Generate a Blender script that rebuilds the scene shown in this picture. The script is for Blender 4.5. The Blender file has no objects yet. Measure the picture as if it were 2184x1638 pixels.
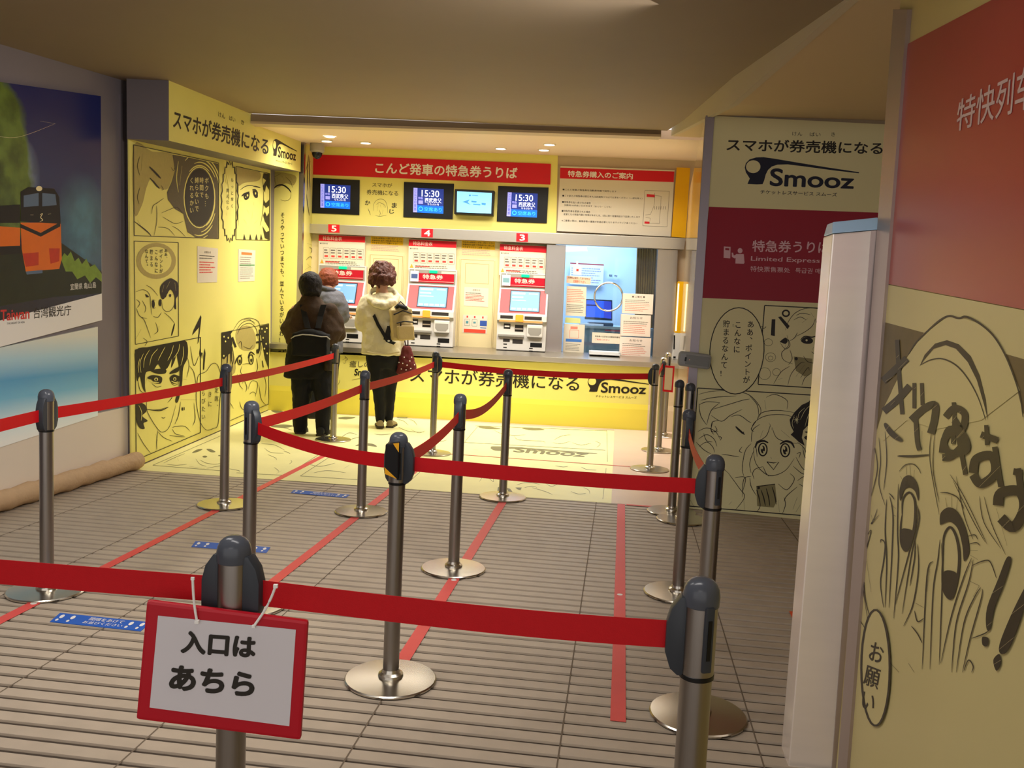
import bpy, bmesh, math, random
from math import sin, cos, pi, radians, atan2, hypot
from mathutils import Vector, Matrix
random.seed(7)
sc = bpy.context.scene
COL = sc.collection
# ------------------------------------------------------------------ camera
FPX, EYE = 1900.0, 1.33
TILT, ROLL = math.atan(180 / 1900), 0.046
CM = Matrix.Rotation(pi / 2 - TILT, 3, 'X') @ Matrix.Rotation(ROLL, 3, 'Z')
CAM = Vector((0, 0, EYE))
cd = bpy.data.cameras.new('camera')
cam = bpy.data.objects.new('camera', cd)
COL.objects.link(cam)
cam.location = CAM
cam.rotation_euler = CM.to_euler()
cd.sensor_fit = 'HORIZONTAL'
cd.sensor_width = 36.0
cd.lens = 36.0 * FPX / 2184
cd.clip_start = 0.05
sc.camera = cam
# ------------------------------------------------------------------ world, exposure, lights
w = bpy.data.worlds.new('concourse_ambient')
sc.world = w
w.use_nodes = True
w.node_tree.nodes['Background'].inputs[0].default_value = (1.0, 0.95, 0.92, 1)
w.node_tree.nodes['Background'].inputs[1].default_value = 1.25
sc.view_settings.view_transform = 'Standard'
sc.view_settings.look = 'None'
sc.view_settings.exposure = 0.0
sc.view_settings.gamma = 1.0
sc.view_settings.use_curve_mapping = False
sc.cycles.use_denoising = True
sc.cycles.max_bounces = 7
sc.cycles.diffuse_bounces = 4
sc.cycles.glossy_bounces = 4
sc.cycles.transmission_bounces = 5
sc.cycles.transparent_max_bounces = 6
sc.cycles.caustics_reflective = False
sc.cycles.caustics_refractive = False


def area(name, loc, aim, sx, sy, power, col, spread=180, shape='RECTANGLE'):
    l = bpy.data.lights.new(name, 'AREA')
    l.shape = shape
    l.size = sx
    if shape == 'RECTANGLE':
        l.size_y = sy
    l.energy = power
    l.color = col
    l.spread = radians(spread)
    o = bpy.data.objects.new(name, l)
    COL.objects.link(o)
    o.location = loc
    o.rotation_euler = (Vector(aim) - Vector(loc)).to_track_quat('-Z', 'Y').to_euler()
    return o


area('unseen_concourse_lamp', (0.2, 3.1, 2.42), (-2.0, 4.9, .6), 1.0, 0.3, 40, (1, .95, .90), 125)  # unseen lamps without fixtures; this one is tilted to brighten the left wall
area('unseen_concourse_lamp', (-1.5, 2.6, 2.43), (-1.3, 2.9, 0), 1.2, 0.3, 14, (1, .95, .90), 130)
area('unseen_concourse_lamp', (-0.3, 1.6, 2.43), (-0.1, 2.4, 0), 1.2, 0.3, 12, (1, .95, .91), 120)
area('unseen_concourse_lamp', (-0.9, -0.9, 2.43), (-0.9, 0.2, 0), 1.6, 0.4, 8, (1, .95, .92), 140)
area('ticket_office_lamp', (0.95, 11.3, 2.42), (0.95, 11.3, 0), 1.0, 0.9, 36, (.58, .78, 1))
area('alcove_fill_lamp', (-0.4, 8.75, 2.82), (-0.4, 8.95, 0), 3.6, 0.6, 112, (1, .95, .86), 150)  # broad fill added over the alcove besides the round downlights


# ------------------------------------------------------------------ picture geometry: a pixel of the 2184 x 1638 frame seen on a plane of the place
def ray(u, v):
    return CM @ Vector(((u - 1092) / FPX, -(v - 819) / FPX, -1.0))


def flo(u, v, z=0.0):
    d = ray(u, v)
    return CAM + d * ((z - EYE) / d.z)


class Plane:
    def __init__(s, p, n):
        s.p = Vector(p)
        s.n = Vector(n).normalized()
        if s.n.dot(CAM - s.p) < 0:
            s.n = -s.n

    def pt(s, u, v, o=0.0):
        d = ray(u, v)
        q = s.p + s.n * o
        return CAM + d * (s.n.dot(q - CAM) / s.n.dot(d))


def upright(a, b, back=0.0):
    a, b = Vector(a), Vector(b)
    P = Plane(a, (b.y - a.y, a.x - b.x, 0))
    P.p = P.p - P.n * back
    return P


FLOOR = Plane((0, 0, 0), (0, 0, 1))
PL = upright(flo(280, 1000), flo(577, 872))                 # yellow wall on the left
PBK = upright((-2.665, 9.80, 0), (-2.40, 9.777, 0))          # return panel at its far end
CF = upright(flo(755, 885), flo(1410, 920))                 # counter front
TW = upright(flo(755, 885), flo(1410, 920), 0.60)           # ticket wall above the counter
RB = upright(flo(1450, 1082), flo(1722, 1108))              # big board on the right
LP = upright((-2.906, 5.015, 0), (-2.733, 6.322, 0))         # poster wall on the far left
TD = Vector((sin(radians(7)), cos(radians(7)), 0))          # direction of the floor tapes
TX = Vector((cos(radians(7)), -sin(radians(7)), 0))
PR0 = flo(1781, 1643)
PR = upright(PR0, PR0 - TD)                                 # red wall on the far right
TANG = atan2((flo(1410, 920) - flo(755, 885)).y, (flo(1410, 920) - flo(755, 885)).x)


def lerp(a, b, t):
    return a + (b - a) * t


def bil(q, s, t):
    """point of a pixel quad TL TR BR BL"""
    x = lerp(lerp(q[0], q[2], s), lerp(q[6], q[4], s), t)
    y = lerp(lerp(q[1], q[3], s), lerp(q[7], q[5], s), t)
    return x, y


def sub(q, s0, t0, s1, t1):
    r = []
    for s, t in ((s0, t0), (s1, t0), (s1, t1), (s0, t1)):
        r += bil(q, s, t)
    return r


# ------------------------------------------------------------------ materials
def S(r, g, b):
    f = lambda c: (c / 255 / 12.92) if c / 255 <= .04045 else ((c / 255 + .055) / 1.055) ** 2.4
    return (f(r), f(g), f(b), 1)


MATS = {}


def mat(name, rgb, rough=.6, metal=0.0, noise=0.0, nscale=30, bump=0.0, bscale=200, coat=0.0, spec=.28, stretch=None, var=None):
    if name in MATS:
        return MATS[name]
    m = bpy.data.materials.new(name)
    m.use_nodes = True
    nt = m.node_tree
    b = nt.nodes['Principled BSDF']
    b.inputs['Base Color'].default_value = S(*rgb)
    b.inputs['Roughness'].default_value = rough
    b.inputs['Metallic'].default_value = metal
    b.inputs['Coat Weight'].default_value = coat
    b.inputs['Specular IOR Level'].default_value = spec
    if noise or bump:
        tc = nt.nodes.new('ShaderNodeTexCoord')
        mp = nt.nodes.new('ShaderNodeMapping')
        nt.links.new(tc.outputs['Object'], mp.inputs[0])
        if stretch:
            mp.inputs['Scale'].default_value = stretch
    if noise:
        n = nt.nodes.new('ShaderNodeTexNoise')
        n.inputs['Scale'].default_value = nscale
        n.inputs['Detail'].default_value = 4
        nt.links.new(mp.outputs[0], n.inputs['Vector'])
        mx = nt.nodes.new('ShaderNodeMix')
        mx.data_type = 'RGBA'
        c = S(*rgb)
        c2 = S(*var) if var else tuple([x * (1 - noise) for x in c[:3]] + [1])
        mx.inputs[6].default_value = c2
        mx.inputs[7].default_value = c if var else tuple([min(1, x * (1 + noise)) for x in c[:3]] + [1])
        nt.links.new(n.outputs['Fac'], mx.inputs[0])
        nt.links.new(mx.outputs[2], b.inputs['Base Color'])
    if bump:
        n = nt.nodes.new('ShaderNodeTexNoise')
        n.inputs['Scale'].default_value = bscale
        n.inputs['Detail'].default_value = 3
        nt.links.new(mp.outputs[0], n.inputs['Vector'])
        bp = nt.nodes.new('ShaderNodeBump')
        bp.inputs['Strength'].default_value = bump
        bp.inputs['Distance'].default_value = .01
        nt.links.new(n.outputs['Fac'], bp.inputs['Height'])
        nt.links.new(bp.outputs[0], b.inputs['Normal'])
    MATS[name] = m
    return m


def glow(name, rgb, strength):
    if name in MATS:
        return MATS[name]
    m = mat(name, rgb, .4)
    b = m.node_tree.nodes['Principled BSDF']
    b.inputs['Emission Color'].default_value = S(*rgb)
    b.inputs['Emission Strength'].default_value = strength
    return m


def gradient(name, stops, vec, lo, hi, rough=.35):
    """printed colour ramp along object-space direction vec, from lo to hi"""
    m = bpy.data.materials.new(name)
    m.use_nodes = True
    nt = m.node_tree
    b = nt.nodes['Principled BSDF']
    b.inputs['Roughness'].default_value = rough
    tc = nt.nodes.new('ShaderNodeTexCoord')
    dt = nt.nodes.new('ShaderNodeVectorMath')
    dt.operation = 'DOT_PRODUCT'
    dt.inputs[1].default_value = vec
    mr = nt.nodes.new('ShaderNodeMapRange')
    mr.inputs['From Min'].default_value = lo
    mr.inputs['From Max'].default_value = hi
    cr = nt.nodes.new('ShaderNodeValToRGB')
    e = cr.color_ramp.elements
    while len(e) < len(stops):
        e.new(.5)
    for k, (p, c) in enumerate(stops):
        e[k].position = p
        e[k].color = S(*c)
    nt.links.new(tc.outputs['Object'], dt.inputs[0])
    nt.links.new(dt.outputs['Value'], mr.inputs['Value'])
    nt.links.new(mr.outputs[0], cr.inputs[0])
    nt.links.new(cr.outputs[0], b.inputs['Base Color'])
    return m


YEL = mat('yellow_print', (232, 222, 124), .45, noise=.03, nscale=3)
CREAM = mat('cream_print', (234, 228, 176), .5, noise=.03, nscale=3)
FLY = mat('yellow_floor_film', (242, 236, 172), .45, noise=.06, nscale=6)
INK = mat('black_ink', (38, 33, 26), .5)
INKF = mat('grey_floor_ink', (120, 116, 84), .5)
TONE = mat('halftone_ink', (176, 160, 92), .5, noise=.10, nscale=40)
TONED = mat('dark_halftone_ink', (92, 82, 58), .5, noise=.25, nscale=60)
NAVY = mat('navy_ink', (24, 26, 48), .5)
WHT = mat('white_print', (236, 232, 226), .5)
WHTD = mat('warm_white_print', (216, 206, 186), .5)
RED = mat('red_print', (206, 22, 36), .4)
CRIM = mat('crimson_print', (158, 12, 42), .45)
PINKW = mat('pale_pink_ink', (236, 196, 196), .5)
RUST = mat('rust_red_panel', (168, 62, 52), .28, noise=.04, nscale=4)
STEEL = mat('brushed_steel', (178, 172, 164), .27, 1.0, noise=.08, nscale=6, stretch=(40, 40, 1.2), bump=.02, bscale=30)
STEELH = mat('brushed_steel_rail', (196, 190, 178), .36, 1.0, noise=.06, nscale=6, stretch=(1, 40, 40))
POLE = mat('satin_steel_tube', (150, 145, 140), .33, 1.0, noise=.06, nscale=8, stretch=(30, 30, 1))
DISC = mat('satin_steel_disc', (196, 190, 178), .25, 1.0, noise=.05, nscale=12)
CAPM = mat('dark_grey_plastic', (74, 78, 86), .22)
CLIPM = mat('charcoal_plastic', (52, 56, 62), .4)
BLACK = mat('black_plastic', (16, 16, 17), .35)
BELT = mat('red_webbing', (190, 4, 18), .62, noise=.06, nscale=90, bump=.08, bscale=500)
TAPE = mat('salmon_red_tape', (222, 84, 78), .5, noise=.06, nscale=15)
ALU = mat('grey_aluminium', (150, 142, 148), .38, .6)
GREYW = mat('grey_wall_panel', (128, 120, 124), .5, noise=.05, nscale=5)
MACH = mat('machine_white', (214, 210, 204), .38)
MACHG = mat('machine_grey', (150, 146, 138), .4)
CRPAN = mat('cream_wall_panel', (226, 208, 160), .5, noise=.03, nscale=4)
TAN = mat('tan_wall_panel', (196, 176, 148), .55, noise=.03, nscale=4)
AMB = mat('amber_panel', (236, 176, 12), .4)
BLUEST = mat('blue_sticker', (34, 92, 188), .45, noise=.05, nscale=30)

# ------------------------------------------------------------------ mesh helpers
ORG = {}


class MB:
    def __init__(s):
        s.v, s.f = [], []

    def add(s, vs, fs):
        o = len(s.v)
        s.v += [Vector(q) for q in vs]
        s.f += [tuple(i + o for i in f) for f in fs]
        return s

    def poly(s, pts):
        return s.add(pts, [tuple(range(len(pts)))])

    def prism(s, pts, vec):
        n = len(pts)
        pts = [Vector(p) for p in pts]
        vec = Vector(vec)
        return s.add(pts + [p + vec for p in pts],
                     [tuple(range(n)), tuple(range(2 * n - 1, n - 1, -1))] +
                     [((i + 1) % n, i, i + n, (i + 1) % n + n) for i in range(n)])

    def box(s, c, d, rot=None):
        vs = []
        for x in (-.5, .5):
            for y in (-.5, .5):
                for z in (-.5, .5):
                    p = Vector((x * d[0], y * d[1], z * d[2]))
                    if rot:
                        p = rot @ p
                    vs.append(p + Vector(c))
        return s.add(vs, [(0, 1, 3, 2), (4, 6, 7, 5), (0, 4, 5, 1), (2, 3, 7, 6), (0, 2, 6, 4), (1, 5, 7, 3)])

    def rings(s, rs, cap=True):
        o = len(s.v)
        n = len(rs[0])
        for r in rs:
            s.v += [Vector(p) for p in r]
        for k in range(len(rs) - 1):
            for i in range(n):
                a, b = o + k * n + i, o + k * n + (i + 1) % n
                s.f.append((a, b, b + n, a + n))
        if cap:
            s.f.append(tuple(range(o + n - 1, o - 1, -1)))
            e = o + (len(rs) - 1) * n
            s.f.append(tuple(range(e, e + n)))
        return s

    def lathe(s, prof, c=(0, 0, 0), n=32, cap=True):
        c = Vector(c)
        return s.rings([[c + Vector((r * cos(2 * pi * i / n), r * sin(2 * pi * i / n), z)) for i in range(n)] for r, z in prof], cap)

    def loft(s, rs, n=24):
        """rings (centre, rx, ry) lying level"""
        return s.rings([[Vector(c) + Vector((a * cos(2 * pi * i / n), b * sin(2 * pi * i / n), 0)) for i in range(n)] for c, a, b in rs])

    def tube(s, pts, r, n=10, sq=1.0):
        pts = [Vector(p) for p in pts]
        rs = r if isinstance(r, (list, tuple)) else [r] * len(pts)
        out = []
        for i, p in enumerate(pts):
            t = (pts[min(i + 1, len(pts) - 1)] - pts[max(i - 1, 0)]).normalized()
            up = Vector((0, 0, 1)) if abs(t.z) < .9 else Vector((0, 1, 0))
            a = t.cross(up).normalized()
            b = a.cross(t).normalized()
            out.append([p + a * (rs[i] * cos(2 * pi * k / n)) + b * (rs[i] * sq * sin(2 * pi * k / n)) for k in range(n)])
        return s.rings(out)

    def ball(s, c, r, n=20, m=12):
        r = (r, r, r) if not isinstance(r, (list, tuple)) else r
        c = Vector(c)
        return s.rings([[c + Vector((r[0] * sin(pi * j / m) * cos(2 * pi * i / n), r[1] * sin(pi * j / m) * sin(2 * pi * i / n), -r[2] * cos(pi * j / m))) for i in range(n)]
                        for j in [.06] + list(range(1, m)) + [m - .06]])

    def limb(s, pts, rs, n=14):
        s.tube(pts, list(rs), n)
        for p, r in zip(pts, rs):
            s.ball(p, r * .99, 14, 8)
        return s

    def build(s, name, m, parent=None, loc=None, smooth=False, bevel=0.0, seg=2):
        if parent is not None:
            o0 = ORG[parent.name]
        elif loc is not None:
            o0 = Vector(loc)
        else:
            xs = [[p[k] for p in s.v] for k in range(3)]
            o0 = Vector(((min(xs[0]) + max(xs[0])) / 2, (min(xs[1]) + max(xs[1])) / 2, min(xs[2])))
        me = bpy.data.meshes.new(name)
        me.from_pydata([tuple(p - o0) for p in s.v], [], s.f)
        me.materials.append(m)
        bm = bmesh.new()
        bm.from_mesh(me)
        if len(bm.faces) < 20000 and not getattr(s, 'flat', False):
            bmesh.ops.recalc_face_normals(bm, faces=bm.faces)
        if bevel:
            bmesh.ops.remove_doubles(bm, verts=bm.verts, dist=1e-5)
            eds = [e for e in bm.edges if len(e.link_faces) == 2 and e.calc_face_angle(0) > .5]
            bmesh.ops.bevel(bm, geom=eds, offset=bevel, segments=seg, affect='EDGES', profile=.6, clamp_overlap=True)
        bm.to_mesh(me)
        bm.free()
        if smooth:
            for p in me.polygons:
                p.use_smooth = True
            try:
                me.set_sharp_from_angle(angle=radians(40))
            except Exception:
                pass
        o = bpy.data.objects.new(name, me)
        COL.objects.link(o)
        if parent is not None:
            o.parent = parent
        else:
            o.location = o0
        ORG[o.name] = o0
        return o


def tag(o, label, cat, group=None):
    o['label'] = label
    o['category'] = cat
    if group:
        o['group'] = group
    return o


def stru(o):
    o['kind'] = 'structure'
    return o


def thing(name, loc, label, cat, group=None):
    o = bpy.data.objects.new(name, None)
    o.empty_display_size = .1
    COL.objects.link(o)
    o.location = loc
    ORG[o.name] = Vector(loc)
    return tag(o, label, cat, group)


def slab(name, P, q, off, depth, m, parent=None, bevel=0.0):
    """board whose front face fills pixel quad q on plane P, off in front of it and depth thick"""
    pts = [P.pt(q[2 * i], q[2 * i + 1], off) for i in range(len(q) // 2)]
    b = MB().prism(pts, -P.n * depth)
    return b.build(name, m, parent, bevel=bevel)


def flat(mb, P, q, off):
    mb.flat = False
    mb.poly([P.pt(q[2 * i], q[2 * i + 1], off) for i in range(len(q) // 2)])
    return mb


# ------------------------------------------------------------------ lettering and drawn lines, laid on a plane
FC = bpy.data.curves.new('lettering', 'FONT')
FO = bpy.data.objects.new('lettering', FC)
COL.objects.link(FO)
GC = {}


def glyphs(s, bold=0.0, res=3):
    k = (s, bold, res)
    if k not in GC:
        FC.body = s
        FC.offset = 0
        FC.resolution_u = res
        bpy.context.view_layer.update()
        dg = bpy.context.evaluated_depsgraph_get()
        ev = FO.evaluated_get(dg)
        me = ev.to_mesh()
        vs, fs = [(v.co.x, v.co.y) for v in me.vertices], [tuple(p.vertices) for p in me.polygons]
        ev.to_mesh_clear()
        if bold:                                                     # heavier strokes: the outline laid again a little to each side
            n = len(vs)
            sh = [(bold * cos(a * pi / 4), bold * sin(a * pi / 4)) for a in range(8 if bold > .015 else 4)]
            GC[k] = ([(x + a, y + b, j * 4e-5) for j, (a, b) in enumerate(sh) for x, y in vs], [tuple(i + n * j for i in f) for j in range(len(sh)) for f in fs])
        else:
            GC[k] = ([(x, y, 0) for x, y in vs], fs)
    return GC[k]


def text(mb, P, off, s, q, bold=0.0, res=3):
    vs, fs = glyphs(s, bold, res)
    if not vs:
        return mb
    x0, x1 = min(v[0] for v in vs), max(v[0] for v in vs)
    y0, y1 = min(v[1] for v in vs), max(v[1] for v in vs)
    out = []
    for x, y, dz in vs:
        u, v = bil(q, (x - x0) / (x1 - x0 or 1), (y1 - y) / (y1 - y0 or 1))
        out.append(P.pt(u, v, off + dz))
    return mb.add(out, fs)


def vtext(mb, P, off, s, x0, y0, x1, y1, w, bold=0.0, rot=0.0):
    """one vertical column of characters from (x0,y0) down to (x1,y1)"""
    n = len(s)
    for i, c in enumerate(s):
        if c == ' ':
            continue
        vs, fs = glyphs(c, bold, 3)
        t = (i + .5) / n
        cx, cy = lerp(x0, x1, t), lerp(y0, y1, t)
        h = (y1 - y0) / n
        out = []
        for x, y, dz in vs:
            a, b = x - .48, .38 - y
            if c in '、。':
                a, b = a + .55, b - .55
            if c in 'ー…〜':
                a, b = -b, a
            if rot:
                a, b = a * cos(rot) - b * sin(rot), a * sin(rot) + b * cos(rot)
            out.append(P.pt(cx + a * w, cy + b * min(h, w * 1.6) * .95 + a * w * .03, off + dz))
        mb.add(out, fs)
    return mb


def spline(p, closed=False, k=6):
    n = len(p)
    if n < 3:
        return p
    out = []
    for i in range(n if closed else n - 1):
        g = (lambda j: p[j % n]) if closed else (lambda j: p[max(0, min(n - 1, j))])
        a, b, c, d = g(i - 1), g(i), g(i + 1), g(i + 2)
        for j in range(k):
            t = j / k
            out.append(tuple(.5 * (2 * b[m] + (c[m] - a[m]) * t + (2 * a[m] - 5 * b[m] + 4 * c[m] - d[m]) * t * t + (3 * b[m] - a[m] - 3 * c[m] + d[m]) * t ** 3) for m in (0, 1)))
    if not closed:
        out.append(p[-1])
    return out


class Ink:
    """drawn art on a plane; coordinates are read off an enlarged crop with origin (ox, oy) and scale k"""

    def __init__(s, P, off, ox=0, oy=0, k=1.0):
        s.P, s.off, s.ox, s.oy, s.k = P, off, ox, oy, k
        s.mb = MB()
        s.lift = 0.0
        s.wk = 1.0

    def at(s, ox, oy, k):
        s.ox, s.oy, s.k = ox, oy, k
        return s

    def px(s, l):
        return [(s.ox + l[i] / s.k, s.oy + l[i + 1] / s.k) for i in range(0, len(l), 2)]

    def line(s, l, w=1.2, taper=True, smooth=True, closed=False):
        p = s.px(l)
        if smooth:
            p = spline(p, closed)
        if closed:
            p = p + [p[0]]
        n = len(p)
        L, R = [], []
        for i in range(n):
            a, b = p[max(0, i - 1)], p[min(n - 1, i + 1)]
            dx, dy = b[0] - a[0], b[1] - a[1]
            d = hypot(dx, dy) or 1
            ww = w * s.wk / 2
            if taper and not closed:
                t = i / (n - 1)
                ww *= .25 + .75 * (sin(pi * min(1, max(0, t))) ** .6 if 0 < t < 1 else 0)
            L.append(s.P.pt(p[i][0] - dy / d * ww, p[i][1] + dx / d * ww, s.off + s.lift))
            R.append(s.P.pt(p[i][0] + dy / d * ww, p[i][1] - dx / d * ww, s.off + s.lift))
        s.mb.add(L + R, [(i, i + 1, n + i + 1, n + i) for i in range(n - 1)])
        s.lift += 2e-6
        return s

    def lines(s, ls, w=1.2):
        for l in ls:
            s.line(l, w)
        return s

    def frame(s, l, w=1.4):
        n = len(l) // 2
        for i in range(n):
            j = (i + 1) % n
            s.line([l[2 * i], l[2 * i + 1], l[2 * j], l[2 * j + 1]], w, False, False)
        return s

    def fill(s, l, smooth=True):
        p = s.px(l)
        if smooth:
            p = spline(p, True, 4)
        s.mb.poly([s.P.pt(u, v, s.off + s.lift) for u, v in p])
        s.lift += 2e-6
        return s

    def oval(s, cx, cy, rx, ry, w=None, lean=0.0, n=28):
        l = []
        for i in range(n):
            a = 2 * pi * i / n
            l += [cx + rx * cos(a) - lean * ry * sin(a), cy + ry * sin(a)]
        return s.fill(l, False) if w is None else s.line(l, w, False, False, True)

    def build(s, name, m, parent):
        return s.mb.build(name, m, parent)


LOGO = [575, 640, 590, 600, 562, 555, 553, 520, 560, 488, 585, 460, 630, 445, 680, 442, 760, 453, 900, 476, 1100, 508, 1348, 545, 1345, 553, 1150, 531, 1000, 511, 850, 493,
        780, 496, 740, 511, 715, 536, 700, 570, 690, 615, 680, 641, 640, 643]


def logo(P, off, q, parent, ink, paper, name='emblem', tagline=True):
    def un(x, y):
        return bil(q, (x - 553) / 795, (y - .064 * (x - 553) - 440) / 240)
    mb = MB()
    mb.poly([P.pt(*un(LOGO[i], LOGO[i + 1]), off) for i in range(0, len(LOGO), 2)])
    qq = []
    for x, y in ((732, 520), (1318, 557), (1312, 672), (728, 655)):
        qq += un(x, y)
    text(mb, P, off, 'Smooz', qq, .022, 5)
    if tagline:
        qq = []
        for x, y in ((667, 682), (1200, 700), (1198, 730), (665, 712)):
            qq += un(x, y)
        text(mb, P, off, 'チケットレスサービス スムーズ', qq, .012)
    mb.build(name, ink, parent)
    d = MB()
    d.poly([P.pt(*un(612 + 50 * cos(a * pi / 12), 513 + 47 * sin(a * pi / 12)), off + .0008) for a in range(24)])
    d.build('emblem_disc', paper, parent)


def small_print(mb, P, off, q, rows, fill=.5, s0=0.06, seed=1, dash=True):
    """rows of print too small to read: broken bars"""
    rd = random.Random(seed)
    for r in range(rows):
        t0 = (r + .5 - fill / 2) / rows
        t1 = t0 + fill / rows
        s = s0
        e = 1 - s0 - rd.random() * .3
        while s < e:
            l = rd.uniform(.03, .08) if dash else e - s
            flat(mb, P, sub(q, s, t0, min(s + l, e), t1), off)
            s += l + .012
    return mb


# ================================================================== THE SETTING
def ceil_z(y):
    return max(2.45, 2.835 + .082 * (y - 7.95))


def fl(s, x, z=0.0):
    """floor frame: s along the tapes, x across them"""
    return TD * s + TX * x + Vector((0, 0, z))


FLR = mat('worn_stone_tile', (180, 165, 146), .5, noise=.16, nscale=9, bump=.05, bscale=300)
FLG = mat('dirty_groove', (70, 60, 50), .8, noise=.2, nscale=30)
FLJ = mat('smooth_pale_tile', (216, 190, 170), .35, noise=.06, nscale=5)
per, gw, gd = .0735, .019, .007
rid, gro = MB(), MB()
s = -2.5
while s < 5.96:
    a, b = s + gw, s + per
    pr = [(a, -gd), (a + .002, 0), (b - .002, 0), (b, -gd)]
    for (s0, z0), (s1, z1) in zip(pr[:-1], pr[1:]):
        rid.poly([fl(s0, -6, z0), fl(s0, 5, z0), fl(s1, 5, z1), fl(s1, -6, z1)])
    gro.poly([fl(s, -6, -gd), fl(s, 5, -gd), fl(a, 5, -gd), fl(a, -6, -gd)])
    s += per
rid.poly([fl(s, -6), fl(s, 5), fl(12.5, 5), fl(12.5, -6)])
floor = stru(rid.build('floor', FLR, loc=(0, 0, 0)))
gro.build('groove', FLG, floor)
jn = MB()
for k in range(-5, 5):
    x = k * .6 - .12
    jn.poly([fl(-2.5, x - .0025, .0006), fl(-2.5, x + .0025, .0006), fl(5.95, x + .0025, .0006), fl(5.95, x - .0025, .0006)])
jn.build('joint', mat('tile_joint', (112, 98, 82), .8), floor)

CEIL = mat('grey_brown_ceiling', (150, 132, 110), .6, noise=.04, nscale=3)
SOFT = mat('beige_soffit', (214, 190, 150), .45, noise=.03, nscale=2)
ALC = mat('pale_pink_ceiling', (246, 222, 198), .5)
yb0, yb1 = 7.96, 7.76                                        # line of the drop beam (left, right end)
cp_ = [(-1.5, -1.5), (3.25, 3.25), (yb0, yb1)]
c1 = MB()
for (a0, a1), (b0, b1) in zip(cp_[:-1], cp_[1:]):
    c1.prism([(-3.8, a0, ceil_z(a0)), (1.22, a1, ceil_z(a1)), (1.22, b1, ceil_z(b1)), (-3.8, b0, ceil_z(b0))], (0, 0, .1))
stru(c1.build('ceiling', CEIL))
# drop beam and its lip
bm_ = MB().prism([(-3.0, yb0, ceil_z(yb0)), (1.17, yb1, ceil_z(yb1)), (1.17, yb1, 2.775), (-3.0, yb0, 2.755)], (0, .12, 0))
stru(bm_.build('trim_1', CEIL))
lip = MB().prism([(-3.0, yb0 - .012, 2.765), (1.17, yb1 - .012, 2.785), (1.17, yb1 - .012, 2.765), (-3.0, yb0 - .012, 2.745)], (0, .14, 0))
stru(lip.build('trim_2', mat('beam_lip', (206, 186, 158), .5)))
# alcove ceiling behind the beam
za = 2.955
tl, tr = TW.pt(560, 305), TW.pt(1560, 342)
ac = MB().prism([(-3.0, yb0 + .1, 2.762), (2.6, yb1 + .1, 2.782), (tr.x + .3, tr.y + .1, za), (tl.x - .3, tl.y + .1, za)], (0, 0, .08))
stru(ac.build('ceiling_alcove', ALC))
# lower soffit on the right, over the big board
so = MB()
sp = [(1.17, -1.5, 2.43), (3.4, -1.5, 2.43), (3.4, 5.0, 2.45), (3.4, 5.75, 2.545), (3.4, 7.76, 2.775), (1.28, 7.76, 2.775), (1.165, 5.76, 2.55), (1.165, 5.0, 2.45)]
so.add([Vector(p) for p in sp] + [Vector((p[0], p[1], p[2] + .3)) for p in sp],
       [(0, 1, 2, 7), (7, 2, 3, 6), (6, 3, 4, 5), (8, 15, 10, 9), (15, 14, 11, 10), (14, 13, 12, 11), (0, 7, 15, 8), (7, 6, 14, 15), (6, 5, 13, 14), (5, 4, 12, 13), (1, 9, 10, 2), (2, 10, 11, 3), (3, 11, 12, 4), (0, 8, 9, 1)])
stru(so.build('ceiling_right', SOFT))
sb = MB().prism([(1.13, -1.5, 2.425), (1.165, -1.5, 2.425), (1.165, 5.0, 2.445), (1.13, 5.0, 2.445)], (0, 0, .2))
sb.prism([(1.13, 5.0, 2.445), (1.165, 5.0, 2.445), (1.29, 7.75, 2.776), (1.255, 7.75, 2.776)], (0, 0, .2))
stru(sb.build('trim_3', mat('pale_trim', (206, 192, 166), .45)))

# left poster wall (grey above, white below) and the wall that carries the yellow mural
e0, e1 = Vector((-2.906, 5.015, 0)) - TD * 5.5, Vector((-2.733, 6.322, 0))
wn = -LP.n * .12
b = MB().prism([e0, e1, e1 + Vector((0, 0, 2.9)), e0 + Vector((0, 0, 2.4))], wn)
stru(b.build('wall_left', GREYW))
y0, y1 = Vector((-2.6937, 6.278, 0)), Vector((-2.665, 9.92, 0))
b = MB().prism([y0, y1, y1 + Vector((0, 0, 3.1)), y0 + Vector((0, 0, 2.8))], (-.12, 0, 0))
stru(b.build('wall_left_alcove', GREYW))
b = MB().prism([e0 + LP.n * .02, e1 + LP.n * .02, e1 + LP.n * .02 + Vector((0, 0, .46)), e0 + LP.n * .02 + Vector((0, 0, .46))], -LP.n * .019)
LOWW = [LP.pt(*q, .02) for q in ((-700, 1261), (274, 997), (274, 867), (-700, 1085))]
b = MB().prism(LOWW, -LP.n * .019)
stru(b.build('baseboard_left', mat('white_lower_panel', (222, 210, 194), .5, noise=.03, nscale=4)))
b = MB().prism([LP.pt(*q, .012) for q in ((257, 200), (262, 200), (264, 868), (259, 870))], -LP.n * .011)
stru(b.build('trim_4', ALU))

# return panel wall and jamb at the far left corner
b = MB().prism([(-2.70, 9.81, 0), (-2.392, 9.785, 0), (-2.392, 9.785, 3.0), (-2.70, 9.81, 3.0)], (0, .1, 0))
stru(b.build('wall_back_left', GREYW))
b = MB().box((-2.372, 9.80, 1.5), (.05, .06, 3.0))
stru(b.build('trim_5', STEEL))
JB0, JB1 = Vector((-2.347, 9.80, 0)), TW.pt(663, 600)
JB1.z = 0
JB = upright(JB0, JB1)
b = MB().prism([JB0, JB1, JB1 + Vector((0, 0, 3)), JB0 + Vector((0, 0, 3))], -JB.n * .02)
jamb = stru(b.build('wall_jamb', YEL))

# ticket wall: above the lintel, the cream part between machines, the right-hand pier
def twz(u, z):
    p = TW.pt(u, 600)
    return Vector((p.x, p.y, z))


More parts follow.
